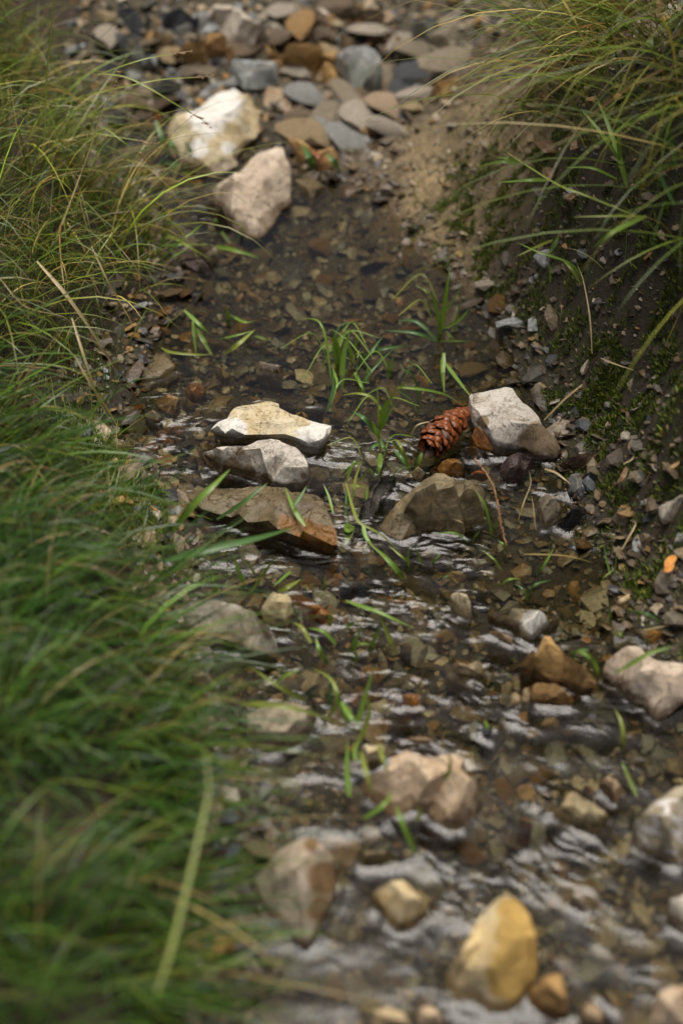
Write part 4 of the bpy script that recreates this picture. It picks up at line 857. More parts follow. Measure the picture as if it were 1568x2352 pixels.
def clumped(n, x0, x1, y0, y1, nc, spread):
    cx = rng.uniform(x0, x1, nc); cy2 = rng.uniform(y0, y1, nc); k = rng.integers(0, nc, n)
    return cx[k] + rng.normal(0, spread, n), cy2[k] + rng.normal(0, spread, n), k
GREENS_A = [(.125,.185,.020),(.23,.25,.035),(.06,.105,.014),(.42,.32,.10),(.24,.12,.035)]
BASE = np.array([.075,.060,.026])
GREENS_B = [(.045,.112,.016),(.078,.150,.018),(.022,.062,.012),(.14,.19,.024),(.34,.26,.10),(.13,.08,.035)]
left = []
def marg(y): return .052 + .07 * np.exp(-((y - 1.20) / .12)**2) - .02 * ss(1.32, 1.45, y) + .085 * ss(1.55, 1.75, y) + .02 * ss(1.15, .95, y) * ss(.55, .7, y) + .028 * ss(.82, .68, y)
# A: fine arching grass of the upper left bank
n = 19000; x, y, k = clumped(n, -.95, -.14, 1.15, 2.75, 420, .028)
m = (x < xl(y) - marg(y) + rng.normal(0, .012, n)) & (rng.random(n) < .62); x, y, k = x[m], y[m], k[m]; n = len(x)
hk = rng.normal(R(-28), R(40), 420); lk = rng.uniform(.7, 1.25, 420)
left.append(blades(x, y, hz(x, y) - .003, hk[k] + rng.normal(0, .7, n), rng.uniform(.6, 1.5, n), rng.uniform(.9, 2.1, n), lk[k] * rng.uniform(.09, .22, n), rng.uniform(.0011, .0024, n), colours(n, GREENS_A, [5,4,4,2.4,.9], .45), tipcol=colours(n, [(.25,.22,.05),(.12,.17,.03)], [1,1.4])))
# short green understorey and the mossy fringe at the water
n = 9000; x, y, k = clumped(n, -.75, -.1, 1.0, 2.0, 300, .02)
m = x < xl(y) - .012 + rng.normal(0, .01, n); x, y = x[m], y[m]; n = len(x)
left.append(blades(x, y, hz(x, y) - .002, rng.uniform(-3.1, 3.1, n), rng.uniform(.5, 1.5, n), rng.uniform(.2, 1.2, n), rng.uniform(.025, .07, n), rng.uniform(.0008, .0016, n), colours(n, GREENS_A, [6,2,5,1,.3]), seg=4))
# B: thick blurred grass nearest the viewer
n = 21000; x, y, k = clumped(n, -.72, -.06, .22, 1.22, 330, .019)
m = (x < xl(y) - .02 - marg(y) - .13 * ss(.86, 1.02, y) + rng.normal(0, .014, n)) & (rng.random(n) < .75); x, y, k = x[m], y[m], k[m]; n = len(x)
hk = rng.normal(R(-6), R(38), 330); lk = rng.uniform(.7, 1.25, 330)
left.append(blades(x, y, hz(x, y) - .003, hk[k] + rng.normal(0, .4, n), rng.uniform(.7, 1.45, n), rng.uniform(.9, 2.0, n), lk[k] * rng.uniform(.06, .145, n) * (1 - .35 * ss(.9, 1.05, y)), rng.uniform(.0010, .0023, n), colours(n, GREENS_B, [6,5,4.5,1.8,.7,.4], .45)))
# fringe reaching over the water
n = 1300; y = rng.uniform(.5, 1.3, n); x = xl(y) - marg(y) - .085 * ss(.88, 1.02, y) + rng.normal(.004, .016, n)
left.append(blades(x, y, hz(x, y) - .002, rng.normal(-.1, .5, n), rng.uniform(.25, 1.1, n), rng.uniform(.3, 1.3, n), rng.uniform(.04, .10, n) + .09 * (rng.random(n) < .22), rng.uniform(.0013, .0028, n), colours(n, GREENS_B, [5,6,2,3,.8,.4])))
merge('grass', left, GRASS, 'long fine grass covering the left bank, green with straw stems', 'grass')
# D: grass hanging down the right bank
right = []
n = 9000; x, y, k = clumped(n, .16, 1.0, 1.22, 2.95, 330, .03)
z = hz(x, y); m = (x > xr(y) + .10) & (z > .232 - .03 * ss(.34, .44, x) + .02 * pn(x * 9, y * 9)); x, y, k, z = x[m], y[m], k[m], z[m]; n = len(x)
hk = rng.normal(R(214), R(20), 330); lk = rng.uniform(.7, 1.3, 330)
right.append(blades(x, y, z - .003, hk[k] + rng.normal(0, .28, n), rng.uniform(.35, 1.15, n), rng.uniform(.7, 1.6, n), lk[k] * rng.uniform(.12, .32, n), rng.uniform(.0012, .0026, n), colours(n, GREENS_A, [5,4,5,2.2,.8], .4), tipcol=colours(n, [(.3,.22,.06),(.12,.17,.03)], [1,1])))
n = 700; x, y = rng.uniform(.22, .75, n), rng.uniform(1.15, 2.1, n); m = (x > xr(y) + .05); x, y = x[m], y[m]; n = len(x)
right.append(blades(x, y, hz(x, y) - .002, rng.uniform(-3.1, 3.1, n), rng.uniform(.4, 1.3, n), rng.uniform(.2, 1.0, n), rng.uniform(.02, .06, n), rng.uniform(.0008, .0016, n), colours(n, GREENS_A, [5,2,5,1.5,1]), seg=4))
merge('grass', right, GRASS, 'thin grass sweeping down over the dark right bank', 'grass')
# moss and needles
ml = []
mx, my = [], []
for px_, py_, r, s_ in MOSSES:
    q = on_ground(px_, py_); nn = int(4200 * s_ * r / .05); mx.append(q.x + rng.normal(0, r, nn)); my.append(q.y + rng.normal(0, r, nn))
x, y = np.concatenate(mx), np.concatenate(my)
m = (rng.random(len(x)) < ss(-.10, .22, pn(x * 30, y * 30) + .6 * pn(x * 95, y * 95))) & (x > xr(y) - .005); x, y = x[m], y[m]; n = len(x)
ml.append(blades(x, y, hz(x, y), rng.uniform(-3.1, 3.1, n), rng.uniform(.4, 1.5, n), rng.uniform(-.3, .6, n), rng.uniform(.004, .010, n), rng.uniform(.0013, .0026, n), colours(n, [(.14,.19,.02),(.06,.095,.014),(.22,.25,.035)], [3,3,1]), seg=2, floor=False))
n = 9000; q1 = at(345, 1010, .06); x, y = q1.x + rng.normal(0, .05, n), q1.y + rng.normal(0, .07, n); m = (x < xl(y) - .002); x, y = x[m], y[m]; n = len(x)
ml.append(blades(x, y, hz(x, y), rng.uniform(-3.1, 3.1, n), rng.uniform(.5, 1.5, n), rng.uniform(-.2, .8, n), rng.uniform(.008, .02, n), rng.uniform(.0009, .0016, n), colours(n, [(.10,.17,.02),(.06,.12,.018),(.15,.19,.035)], [3,3,1]), seg=3, floor=False))
merge('moss', ml, MOSS, 'bright green moss patches on the right bank and the left grass edge', 'moss')
n = 1500; x, y = rng.uniform(.12, .75, n), rng.uniform(.95, 2.1, n); m = x > xr(y) + .0; x, y = x[m], y[m]; n = len(x)
nd = blades(x, y, hz(x, y) + .003, rng.uniform(-3.1, 3.1, n), rng.uniform(-.1, .4, n), rng.uniform(-.1, .4, n), rng.uniform(.010, .026, n), rng.uniform(.0007, .0012, n), colours(n, [(.20,.09,.03),(.32,.20,.09),(.10,.06,.03)], [2,2,2]), seg=3)
merge('conifer_needles', [nd], GRASS, 'dry brown needles and straw bits strewn over the right bank', 'needles')

# ---------------------------------------------------------------- single grass plants, stems, leaves
COL = {'g': (.15,.25,.04), 'G': (.07,.15,.04), 'y': (.20,.24,.045), 's': (.42,.33,.17), 'b': (.16,.10,.05), 'd': (.05,.10,.03), 'r': (.28,.11,.05)}
def ribbon(pts, width, colr, seg=14, flat=False, tip=1.0, col2=None):
    P3 = [Vector(p) for p in pts]; E = [P3[0] * 2 - P3[1]] + P3 + [P3[-1] * 2 - P3[-2]]; out = []
    for i in range(seg + 1):
        u = i / seg * (len(P3) - 1); k = min(int(u), len(P3) - 2); t = u - k; a, b, c, d = E[k:k + 4]
        out.append(0.5 * (2 * b + (c - a) * t + (2 * a - 5 * b + 4 * c - d) * t * t + (3 * b - a - 3 * c + d) * t**3))
    V, F, C = [], [], []
    nrm = Vector((random.gauss(0, .15), -.55 + random.gauss(0, .1), .8))
    for i, p in enumerate(out):
        tg = (out[min(i + 1, seg)] - out[max(i - 1, 0)]).normalized(); sd_ = tg.cross(nrm); sd_.normalize(); up_ = sd_.cross(tg)
        f = i / seg; pr = (min(1, .45 + f * 2.5) * (1 - f**2.6 * tip) + .05) * width * .5
        V += [p - sd_ * pr, p - up_ * pr * .35, p + sd_ * pr]
        cc = np.array(colr) if col2 is None else np.array(colr) * (1 - f) + np.array(col2) * f
        C += [cc * (.9 + .1 * f), cc * 1.12, cc * .95]
        if i: b = 3 * (i - 1); F += [(b, b + 1, b + 4, b + 3), (b + 1, b + 2, b + 5, b + 4)]
    return np.array(V), np.array(F), np.array(C)
def path3(crop, s, z0, z1, hump=0.0, ref=None):
    p = px(crop, s); L = [0]
    for a, b in zip(p, p[1:]): L.append(L[-1] + math.hypot(a[0] - b[0], a[1] - b[1]))
    q = on_ground(*p[0][:2]); base = max(q.z, float(zwater(q.x, q.y)) - .01) if ref is None else ref
    out = []
    for (x, y, *_), l in zip(p, L):
        f = l / L[-1]; out.append(at(x, y, base + z0 + (z1 - z0) * f + hump * 4 * f * (1 - f)))
    return out
def plant(name, label, cat, bl, group=None, part='blade', mat=None):
    pts_all = [path3(*b[:5], **(dict(ref=b[7]) if len(b) > 7 else {})) for b in bl]
    root = pts_all[0][0]
    if len(bl) == 1:
        V, F, C = ribbon(pts_all[0], bl[0][5] / 1000, COL[bl[0][6]])
        return tag(obj(name, np_mesh(name, V - np.array(root), F, mat or GRASS, True, None, C), None, root), label, cat, group)
    e = obj(name, None, None, root); tag(e, label, cat, group)
    for b, p in zip(bl, pts_all):
        V, F, C = ribbon(p, b[5] / 1000, COL[b[6]], tip=.6 if b[5] < 2 else 1.0)
        obj(part, np_mesh(part, V - np.array(root), F, mat or GRASS, True, None, C), e)
    return e
plant('grass_tuft', 'upright grass tuft with broad blades standing in the pool behind the white slab', 'grass tuft', [
    ('R4','445,430 475,260 497,80',0,.13,0,6,'g'),('R4','455,335 530,220 558,165',.02,.10,0,5,'g'),('R4','452,370 420,235 385,203',.02,.09,0,4,'g'),('R4','465,380 540,340 592,282',.01,.05,0,4.5,'g'),
    ('R4','515,430 530,330 556,220',0,.06,0,3.5,'y'),('R4','440,435 520,436 590,437',.0,.004,.006,3,'g'),('R4','480,390 500,415 520,425',.01,.004,0,4,'g'),('R4','445,440 350,350 255,342',0,.01,.01,4.5,'G'),('R4','440,440 340,400 205,388',0,.01,.01,4.5,'G'),('R4','470,490 465,580 472,680',.02,.0,.0,6,'g'),('R4','478,540 530,610 595,695',.02,.02,0,5,'g')])
plant('grass_tuft', 'spreading grass tuft in the middle of the pool, left of the pine cone', 'grass tuft', [
    ('R4','0,660 10,500 40,385',-.005,.06,.0,6.5,'g'),('R4','50,545 40,480 15,430',0,.045,0,5,'g'),('R4','60,500 66,450 80,400',0,.04,0,4.5,'g'),('R4','60,560 130,490 186,420',0,.03,.01,4.5,'G'),('R4','0,560 -16,470 -38,385',0,.06,0,6,'g'),
    ('R4','115,630 120,590 120,545',0,.02,0,5,'g'),('R4','210,610 222,560 240,500',0,.03,0,6,'g'),('R4','60,580 90,640 120,700',.01,0,.01,4,'g'),('R4','-40,560 -20,640 -60,700',.01,.0,.01,3,'g'),('R3','1525,640 1480,370 1388,328',0,.05,.03,3,'g'),
    ('R3','1555,580 1540,480 1528,410',0,.05,0,7,'g'),('R3','1500,760 1530,660 1527,560',0,.04,0,4,'G'),('R4','70,660 150,560 240,470',0,.02,.01,3,'G'),('R4','120,490 200,470 330,455',0,.005,.012,4,'G')])
plant('grass_tuft', 'tall jointed grass plant rising from the water left of the pine cone', 'grass tuft', [
    ('C2','350,660 345,480 340,280 330,80 330,-60',0,.15,0,2.6,'y'),('C2','345,440 400,250 510,50',.045,.115,0,5.5,'g'),('C2','355,440 430,290 512,177',.045,.09,0,4.5,'g'),('C2','340,500 220,340 100,265',.03,.06,.015,6,'G'),('C2','350,520 310,430 290,355',.03,.07,0,5,'g'),
    ('C2','330,190 250,120 120,100 0,122',.095,.09,.012,3,'y'),('C2','510,50 560,30 600,-10',.115,.125,0,3.5,'y'),('C2','515,42 750,65 950,110 1100,200',.115,.05,.02,3,'g'),('C2','512,65 630,150 660,190 705,290',.11,.03,.01,4,'G'),('C2','358,650 350,760 332,885',.01,.0,.008,6,'g'),('C2','360,560 290,590 235,660',.01,.004,.005,4,'G'),('C2','350,520 380,590 430,640',.01,.004,.005,4,'G')])
plant('grass_tuft', 'folded pair of grass blades in front of the pine cone', 'grass tuft', [
    ('C2','640,830 560,620 510,535 450,536',0,.035,.02,3.6,'y'),('C2','635,815 540,680 455,615',0,.008,.008,5.5,'G'),('C2','660,785 720,700 748,590',0,.02,.004,5,'g'),('C2','470,540 530,620 570,700',.035,.01,0,3.4,'g')])
plant('grass_tuft', 'limp grass hanging over the spill left of the big wet olive rock', 'grass tuft', [
    ('C2','40,920 110,1170 170,1290 350,1390 550,1568',.02,.0,.02,3.2,'y'),('C2','195,1310 230,1430 340,1568',.01,0,.0,5,'g'),('C2','45,1370 75,1330 60,1420 30,1500',.01,.0,0,11,'g'),('C2','30,940 110,740 150,720',.0,.02,.012,3,'g'),('C2','100,1090 130,880 190,720',0,.03,0,3.2,'y'),
    ('C2','240,960 230,1080 232,1180',.02,.0,0,2.6,'g'),('C2','40,1260 45,1090 50,940',0,.02,0,3.4,'G'),('C2','0,860 80,780 190,730',0,.015,.01,3,'g'),('C2','320,880 270,810 245,775',0,.015,0,3.4,'g'),('C2','210,960 150,950 60,940',.01,.01,.005,3,'y'),('C2','140,920 210,860 225,800',0,.02,0,2.4,'g')])
plant('grass_tuft', 'thin grass shoots growing at the head of the right pool', 'grass tuft', [
    ('C2','1380,1440 1360,1290 1310,1110 1220,985',0,.06,.01,3.2,'g'),('C2','1400,1390 1420,1310 1455,1240',0,.03,0,2.4,'g'),('C2','1160,1470 1080,1400 1000,1380 840,1390',0,.01,.012,3,'g'),('C2','1200,1475 1225,1420 1272,1365',0,.02,0,3,'g'),('C2','1505,1560 1490,1490 1440,1460',0,.015,.006,3,'g')])
plant('grass_tuft', 'sparse grass shoots below the spill over the dam', 'grass tuft', [
    ('D2','575,310 450,150 280,-10',0,.02,.01,5.5,'g'),('D2','625,230 610,120 622,-5',0,.04,0,2.6,'g'),('D2','755,195 710,90 672,-10',0,.04,0,2.6,'g'),('D2','815,185 860,120 922,65',0,.02,.004,2.6,'g'),('D2','640,160 560,100 430,-10',0,.02,.01,3,'y'),('D2','880,325 930,290 1000,265',0,.01,.004,2.2,'G')])
plant('grass_tuft', 'bent grass blades standing in the right pool', 'grass tuft', [
    ('D1','215,270 300,160 382,18',0,.03,.004,3.2,'g'),('D1','150,500 200,360 355,312',0,.02,.012,2.6,'G'),('D1','145,500 100,400 30,350',0,.01,.004,2.4,'G'),('D1','900,712 897,620 893,525',0,.03,0,2.8,'g'),('D1','1038,888 1000,820 970,785',0,.01,.006,2.8,'g'),
    ('D1','910,290 880,180 840,-5',0,.03,0,2.4,'g'),('D1','915,290 950,180 950,30',0,.04,0,2,'g'),('D1','785,345 850,280 930,215',0,.015,.004,2.4,'y'),('D1','-130,365 -30,305 80,300',0,.01,.012,2.6,'g'),('D2','1470,220 1400,120 1290,35',0,.012,.004,2.4,'g')])
plant('grass_tuft', 'curled grass blade arching over the three cornered brown rock', 'grass tuft', [('D1','790,1190 760,1080 700,1010 610,965 515,995',.0,.03,.03,4.4,'g'),('D1','555,1110 560,1010 600,965',.02,.045,0,3,'G'),('D1','600,965 650,950 710,955',.04,.04,0,3,'G')])
plant('grass_shoot', 'single long grass blade lying across the big pinkish grey rock', 'grass blade', [('D1','960,1160 1180,1030 1300,970 1475,925',.06,.085,.006,4,'g')])
plant('grass_shoot', 'two toned grass blade drooping into dark water beside the blackish boulder', 'grass blade', [('D3','1010,390 1020,250 1000,110 940,-10',.0,.03,.01,4.2,'y')])
plant('grass_shoot', 'short grass blade afloat below the blackish boulder', 'grass blade', [('D3','1150,800 1070,620 1005,480',0.004,.012,.0,4,'g')])
plant('grass_shoot', 'arching pale grass blade over the mossy water edge at right', 'grass blade', [('D1','1360,735 1330,670 1230,620 1060,590',.01,.02,.02,2.8,'G')])
plant('grass_tuft', 'grass blades reaching over the ripples from the left', 'grass tuft', [
    ('D2','40,500 160,545 330,600 500,680 680,760',.03,.02,.015,4,'g'),('D2','505,985 420,800 340,610',0,.04,.0,4.4,'y'),('D2','60,1000 130,860 190,730',0,.04,0,4,'g'),('D2','245,980 300,860 355,735',0,.04,0,4,'g'),('D2','50,960 160,900 260,900',0,.02,.01,3.4,'g'),('D2','130,1110 130,1000 110,880',0,.03,0,3.4,'g'),('D2','0,760 90,720 100,680',0,.03,0,4,'g')])
plant('grass_tuft', 'grass blades trailing over the big tan block', 'grass tuft', [
    ('D4','0,180 100,330 170,360',.04,.03,.01,5,'g'),('D4','130,450 210,150 300,-150',0,.06,0,5,'g'),('D4','90,430 0,220 -60,60',0,.05,0,5,'g'),('D4','130,620 250,300 240,140',.02,.07,0,4.6,'y'),('D4','180,640 230,840 300,1030',.06,.045,.01,4.4,'y'),('D4','70,1050 50,800 60,520',.02,.05,0,5,'g'),
    ('D4','340,560 380,700 440,860',.06,.05,.01,4,'y'),('D4','680,1568 560,1290 500,1130',.02,.05,.01,5,'g'),('D4','130,720 120,620 150,520',.05,.06,0,4,'g'),('D4','960,900 1000,760 980,640',.05,.08,0,3.4,'y'),('D4','680,1290 720,1190 700,1120',.03,.05,0,3.6,'y'),('D4','200,1250 380,1130 480,1000',.04,.05,.01,4,'g'),('D4','1380,520 1350,420 1310,340',0,.02,.004,4.4,'g')])
plant('grass_shoot', 'long bright grass blade leaning out over the wide dull tan stone', 'grass blade', [('D7','640,1390 850,1390 1180,1440 1568,1568',.06,.03,.03,5,'y')])
plant('grass_tuft', 'loose tangle of grass above the orange rounded stone', 'grass tuft', [
    ('D7','700,400 800,260 850,110',0,.06,0,4,'y'),('D7','690,330 620,160 575,10',0,.07,0,4.4,'g'),('D7','760,330 850,200 970,20',0,.07,0,3.6,'g'),('D7','980,350 1080,310 1200,240',.02,.02,.01,5,'y'),('D7','800,240 720,120 640,60',.0,.05,0,3,'y'),('D7','1100,170 1030,230 940,310',.02,.03,.005,3,'g'),('D7','410,400 400,260 360,130',0,.05,0,3.6,'g'),
    ('D7','1290,830 1210,690 1130,640',.02,.02,.01,4,'y'),('D7','1450,1030 1370,900 1330,770',.0,.03,.01,5,'g'),('D7','1520,840 1400,720 1260,690',.02,.03,.01,4,'g'),('D7','1440,1530 1530,1350 1470,1160 1300,1060',.01,.03,.02,4,'y'),('D7','1470,740 1465,630 1455,540',.0,.03,0,4,'g'),('D7','960,1200 1050,1130 1185,1070',.01,.03,.006,4,'g'),('D7','1240,1360 1000,1230 720,1040',.01,.05,.02,4.4,'y'),('D7','1450,1450 1462,1280 1470,1180',0,.03,0,3.6,'G'),('D7','1410,360 1412,280 1415,200',0,.03,0,3,'g')])
plant('grass_shoot', 'broad green blade pointing at the grey white ridge stone from the left grass', 'grass blade', [('C1','20,1360 200,1130 380,960 545,798',.05,.10,.02,7.5,'g')])
plant('grass_shoot', 'long flat green blade lying in front of the olive slab', 'grass blade', [('C1','-60,1640 300,1545 800,1430 1120,1340',.06,.05,.02,7.5,'G')])
plant('grass_shoot', 'pale out of focus blade crossing the olive slab', 'grass blade', [('C1','420,1260 640,1120 780,1010 890,925',.06,.10,.01,4.5,'G')])
plant('grass_tuft', 'crossed green blades lying on the olive slab', 'grass tuft', [('C1','1235,1320 1130,1160 1050,960',.03,.035,.004,5,'g'),('C1','1125,1140 1190,1050 1250,950',.04,.045,0,4,'G'),('C1','1490,1200 1450,1050 1400,930',.03,.04,0,3,'g')])
plant('grass_tuft', 'pale blades floating at the left grass edge of the pool', 'grass tuft', [
    ('C7','830,60 850,230 860,365',.02,.0,.0,5,'g'),('C7','870,130 950,280 1015,385',.02,.0,.0,5.5,'g'),('C7','1115,365 1250,270 1400,140',0,.02,.01,6.5,'y'),('C7','1060,230 1200,200 1390,150',.0,.02,.01,3,'g'),('C7','750,-40 900,100 1000,190',.03,.005,.01,5,'g'),('C7','1160,110 1150,0 1140,-80',0,.03,0,5,'g'),('C7','1170,0 1300,70 1400,60',.0,.01,.02,4,'g'),('C7','540,310 640,350 860,370 1000,370',.01,.005,.01,3.4,'y'),('C7','1400,200 1500,230 1568,250',.01,.0,.005,3.4,'g')])
plant('grass_tuft', 'short grass tuft at the end of the left bank beside the grey brown slab', 'grass tuft', [
    ('C6','150,1400 250,1150 270,850',0,.10,0,3,'g'),('C6','160,1400 300,1080 375,810',0,.10,0,3,'g'),('C6','150,1420 110,1000 120,740',0,.1,0,3,'g'),('C6','170,1420 420,1200 620,1040',0,.05,.02,3,'g'),('C6','180,1450 330,1350 500,1270',0,.03,.02,3,'g'),('C6','230,1180 320,1170 500,1270 690,1380',.04,.02,.02,5,'y'),('C6','260,1250 420,1240 700,1240',.04,.02,.02,4,'g'),('C6','720,1255 900,1290 1120,1360',.01,.01,.01,6,'g'),
    ('C6','100,1500 60,1250 120,1090',0,.08,0,4,'g'),('C6','780,1120 830,1190 890,1250',.01,.0,0,5,'G'),('C6','920,1230 950,1140 990,1040',0,.03,0,4,'g'),('C6','700,1060 715,1010 750,1040',0.01,.02,.01,5,'g')])
plant('grass_tuft', 'blurred pale blades at the left foot of the largest cream boulder', 'grass tuft', [
    ('C6','265,850 350,600 450,400 530,200',0,.12,.0,7,'s'),('C6','600,560 520,420 440,290',.01,.05,0,9,'G'),('C6','310,280 330,330 380,400 360,470',.04,.0,.01,8,'G'),('C6','180,100 240,280 300,440',.06,.01,.01,7,'G'),('C6','40,400 100,300 170,200',0,.03,0,8,'s'),('C6','230,230 200,100 180,0',.03,.07,0,8,'r'),('C6','110,170 140,80 160,10',.02,.06,0,7,'r'),('C6','250,480 340,500 400,480',0,.01,.01,10,'G'),('C6','400,560 480,600 450,620',.0,.0,.01,8,'y')])
plant('grass_tuft', 'blurred blades between the ochre flat stone and the grit slope', 'grass tuft', [('C5','400,1568 330,1440 260,1310',0,.03,.02,10,'G'),('C5','620,1568 560,1480 490,1400',0,.03,.01,10,'G'),('C5','480,1490 420,1430 350,1360',.02,.03,.01,8,'r')])
plant('grass_tuft', 'fern like blades stretching down from the right bank over the grit', 'grass tuft', [
    ('R2','1350,990 1120,895 1000,850 830,745 725,672',.03,.03,.02,2.4,'y'),('R2','830,745 740,740 630,762',.03,.02,.01,5,'g'),('R2','810,738 760,725 705,720',.03,.03,.01,5,'g'),('R2','950,825 860,825 705,838',.04,.03,.01,5,'g'),('R2','1310,855 1280,740 1220,560 1160,425',.02,.08,.01,5.5,'g'),('R2','1280,738 1200,620 1105,505',.05,.09,.01,5,'g'),('R2','1280,735 1272,640 1270,540',.05,.1,0,4.5,'g'),('R2','1400,990 1250,1060 1150,1140',.03,.02,.02,5,'g'),('R2','950,1170 1030,1030 1090,900',.01,.04,.01,5,'g'),('R2','1400,992 1250,990 1060,995',.02,.03,.01,2.6,'y'),('R2','1265,820 1150,770 1030,768',.04,.04,.012,3,'g'),
    ('R2','1545,800 1500,600 1440,470',.03,.10,0,5,'G'),('R2','1530,940 1480,840 1450,740',.02,.06,0,4,'G'),('R2','970,1100 900,1130 800,1178',.01,.02,.01,3.4,'y')])
plant('grass_tuft', 'thin shoots beside the pale grey stone on the right bank', 'grass tuft', [('R4','905,125 940,60 985,-20',0,.05,0,3.4,'g'),('R4','1120,165 1050,80 900,25 800,-20',.0,.03,.02,3,'g'),('R4','680,190 760,100 880,5',.0,.03,.01,4,'g'),('R4','960,170 960,110 950,80',0,.02,0,4,'g'),('R4','1105,180 1060,110 1020,70',0,.02,.005,4,'y')])
plant('straw', 'long pale straw blade hanging through the grass at bottom left', 'straw', [('R7','720,1180 790,960 880,600 940,340 960,230 940,40',.10,.16,.0,3.4,'y',0.06)])
for lb, s, w_, c in [('long straw stem bundle sloping across the left grass','0,150 120,280 300,330 380,440',2.4,'s'),('thick straw stem sloping down the left grass to the water','170,70 300,220 420,390 540,590',4.2,'s'),('straw stem ending at the water by the dam','330,330 390,520 450,700 530,840',2.6,'s'),
    ('slender straw stem through the middle of the left grass','420,0 500,170 570,290 620,380',2.2,'s'),('reddish stem bent from the left grass over the pool','545,0 640,120 740,270 820,385',1.6,'b'),('straw stem low in the left grass above the dam','340,500 420,640 500,760 560,870',2.2,'s'),('brown stem lying along the left shore','400,400 540,560 650,740',1.8,'b')]:
    plant('straw', lb, 'straw', [('R3', s, .14, .02, .02, w_, c, .05)])
for lb, crop, s, z0, z1, hp, w_, c in [('long straw leaning over the mossy bank behind the white slab','R4','930,800 1040,690 1160,600 1300,512',.01,.06,.01,2.4,'s'),('thin straw curving down the right bank','R4','1150,495 1140,330 1110,160 1080,80',.01,.06,.01,1.7,'s'),('straw lying on the gravel at the far right','C3','1005,1540 1110,1350 1220,1130 1315,930',.01,.03,.01,2.0,'s'),('pale crooked straw on the right slope','C3','1020,750 1110,690 1130,560 1080,480',.012,.016,.004,2.0,'s'),
    ('straw floating at the top of the right pool','D1','105,75 250,75 500,90 740,150',.004,.004,.004,1.8,'s'),('straw hooked over the wet roots','C3','300,795 400,830 480,890 545,940',.02,.02,.005,2.6,'s'),('bent straw behind the pine cone','C2','620,520 660,440 720,380 940,340',.0,.02,.015,2.2,'s'),('straw crossing the pebbles beside the moss','R4','1190,515 1250,540 1400,590',.01,.01,.006,2,'s'),('straw hanging into the head of the right pool','C3','55,1265 110,1090 170,930 150,800',.0,.04,.0,1.7,'s'),('red brown straw at the waterline left of the tan brown stone','C3','215,1355 200,1200 180,1040',.0,.03,.0,2.0,'s'),('brown straw on the grit at the right edge','D1','1205,770 1350,745 1520,715',.01,.02,.004,2,'s')]:
    plant('straw', lb, 'straw', [(crop, s, z0, z1, hp, w_, c)])

EXTRA = []
# flowering sedge stems with seed heads
SEED = plain_mat('seed_husks', (.22,.14,.07), (.34,.24,.12), 300, .6)
STEM = grass_mat('sedge_stalk', .4)
bms = bmesh.new(); bmesh.ops.create_icosphere(bms, subdivisions=1, radius=.5)
for v in bms.verts: v.co.x *= 2.2
seed_me = bpy.data.meshes.new('seed'); bms.to_mesh(seed_me); bms.free(); seed_me.materials.append(SEED)
for i in range(26):
    cx_, cy2 = random.choice([(790,860),(800,830),(870,960),(1010,730),(830,1040),(930,900),(760,800),(850,1080)]); a_ = random.uniform(-1.9, 1.9); L_ = random.uniform(50, 130)
    bx, by = cx_ + random.gauss(0, 26), cy2 + random.gauss(0, 24); mx, my = bx + L_ * .55 * math.sin(a_ * .5), by - L_ * .6; tx_, ty_ = bx + L_ * math.sin(a_), by - L_ * math.cos(a_) * .9
    EXTRA.append(('P', f'{bx:.0f},{by:.0f} {mx:.0f},{my:.0f} {tx_:.0f},{ty_:.0f}', 0, random.uniform(.01, .07), random.uniform(0, .02), random.uniform(1.2, 2.4), random.choice('ggGyy')))
plant('grass_tuft', 'thin loose shoots scattered through the middle of the pool', 'grass tuft', EXTRA)
def sedge(label, crop, s, z0, z1, hump, w_, seeds, nseed=9, colr='y', ref=None):
    p = path3(crop, s, z0, z1, hump, ref=ref); root = Vector(p[0]); e = obj('sedge', None, None, root); tag(e, label, 'sedge stem')
    V, F, C = ribbon(p, w_ / 1000, COL[colr], 16, tip=.35); obj('stalk', np_mesh('stalk', V - np.array(root), F, STEM, True, None, C), e)
    h = obj('seed_head', np_mesh('seed_head', ribbon([p[-1], p[-1] + (p[-1] - p[-2]).normalized() * .012, p[-1] + (p[-1] - p[-2]).normalized() * .024], .0012, COL['b'], 5)[0] - np.array(root), ribbon([p[-1], p[-1] + Vector((.01, 0, 0)), p[-1] + Vector((.02, 0, 0))], .001, COL['b'], 5)[1], SEED), e)
    ax = (p[-1] - p[-2]).normalized()
    for i in range(nseed):
        f = i / nseed; o = obj('seed', seed_me, h); o.location = p[-1] - root + ax * (.003 + .026 * f) + Vector((random.gauss(0, .0016), random.gauss(0, .0016), random.gauss(0, .0016)))
        o.scale = (.0018,) * 3; o.rotation_euler = (random.uniform(0, 6), random.uniform(0, 1), math.atan2(ax.y, ax.x) + random.gauss(0, .5))
sedge('green sedge stem reaching right at the upper left, topmost of its kind', 'C4', '-60,690 200,595 420,530 640,493', .0, .02, .01, 1.8, 0, ref=.30)
sedge('green sedge stem with brown head below the topmost one', 'C4', '-80,850 300,770 560,725 840,707', .0, .01, .015, 2.0, 0, ref=.28)
sedge('longest sedge stem, its dark head drooping before the largest cream boulder', 'C4', '-40,670 200,700 420,800 620,920 820,1040', .02, -.02, .015, 2.4, 0, 14, ref=.27)
sedge('yellow sedge stem with a crumpled brown head at the left', 'C4', '-30,1160 50,1190 180,1290 290,1370', .02, -.0, .01, 2.0, 0, 12, ref=.22)
sedge('short sedge stem beside the yellow one', 'C4', '-120,1215 0,1230 320,1285', .0, .0, .01, 1.8, 0, 6, ref=.22)
sedge('tall thin upright stem at the top left corner', 'R1', '205,640 212,400 228,200 247,-10', .0, .14, .0, 2.0, 0, 3, ref=.26)
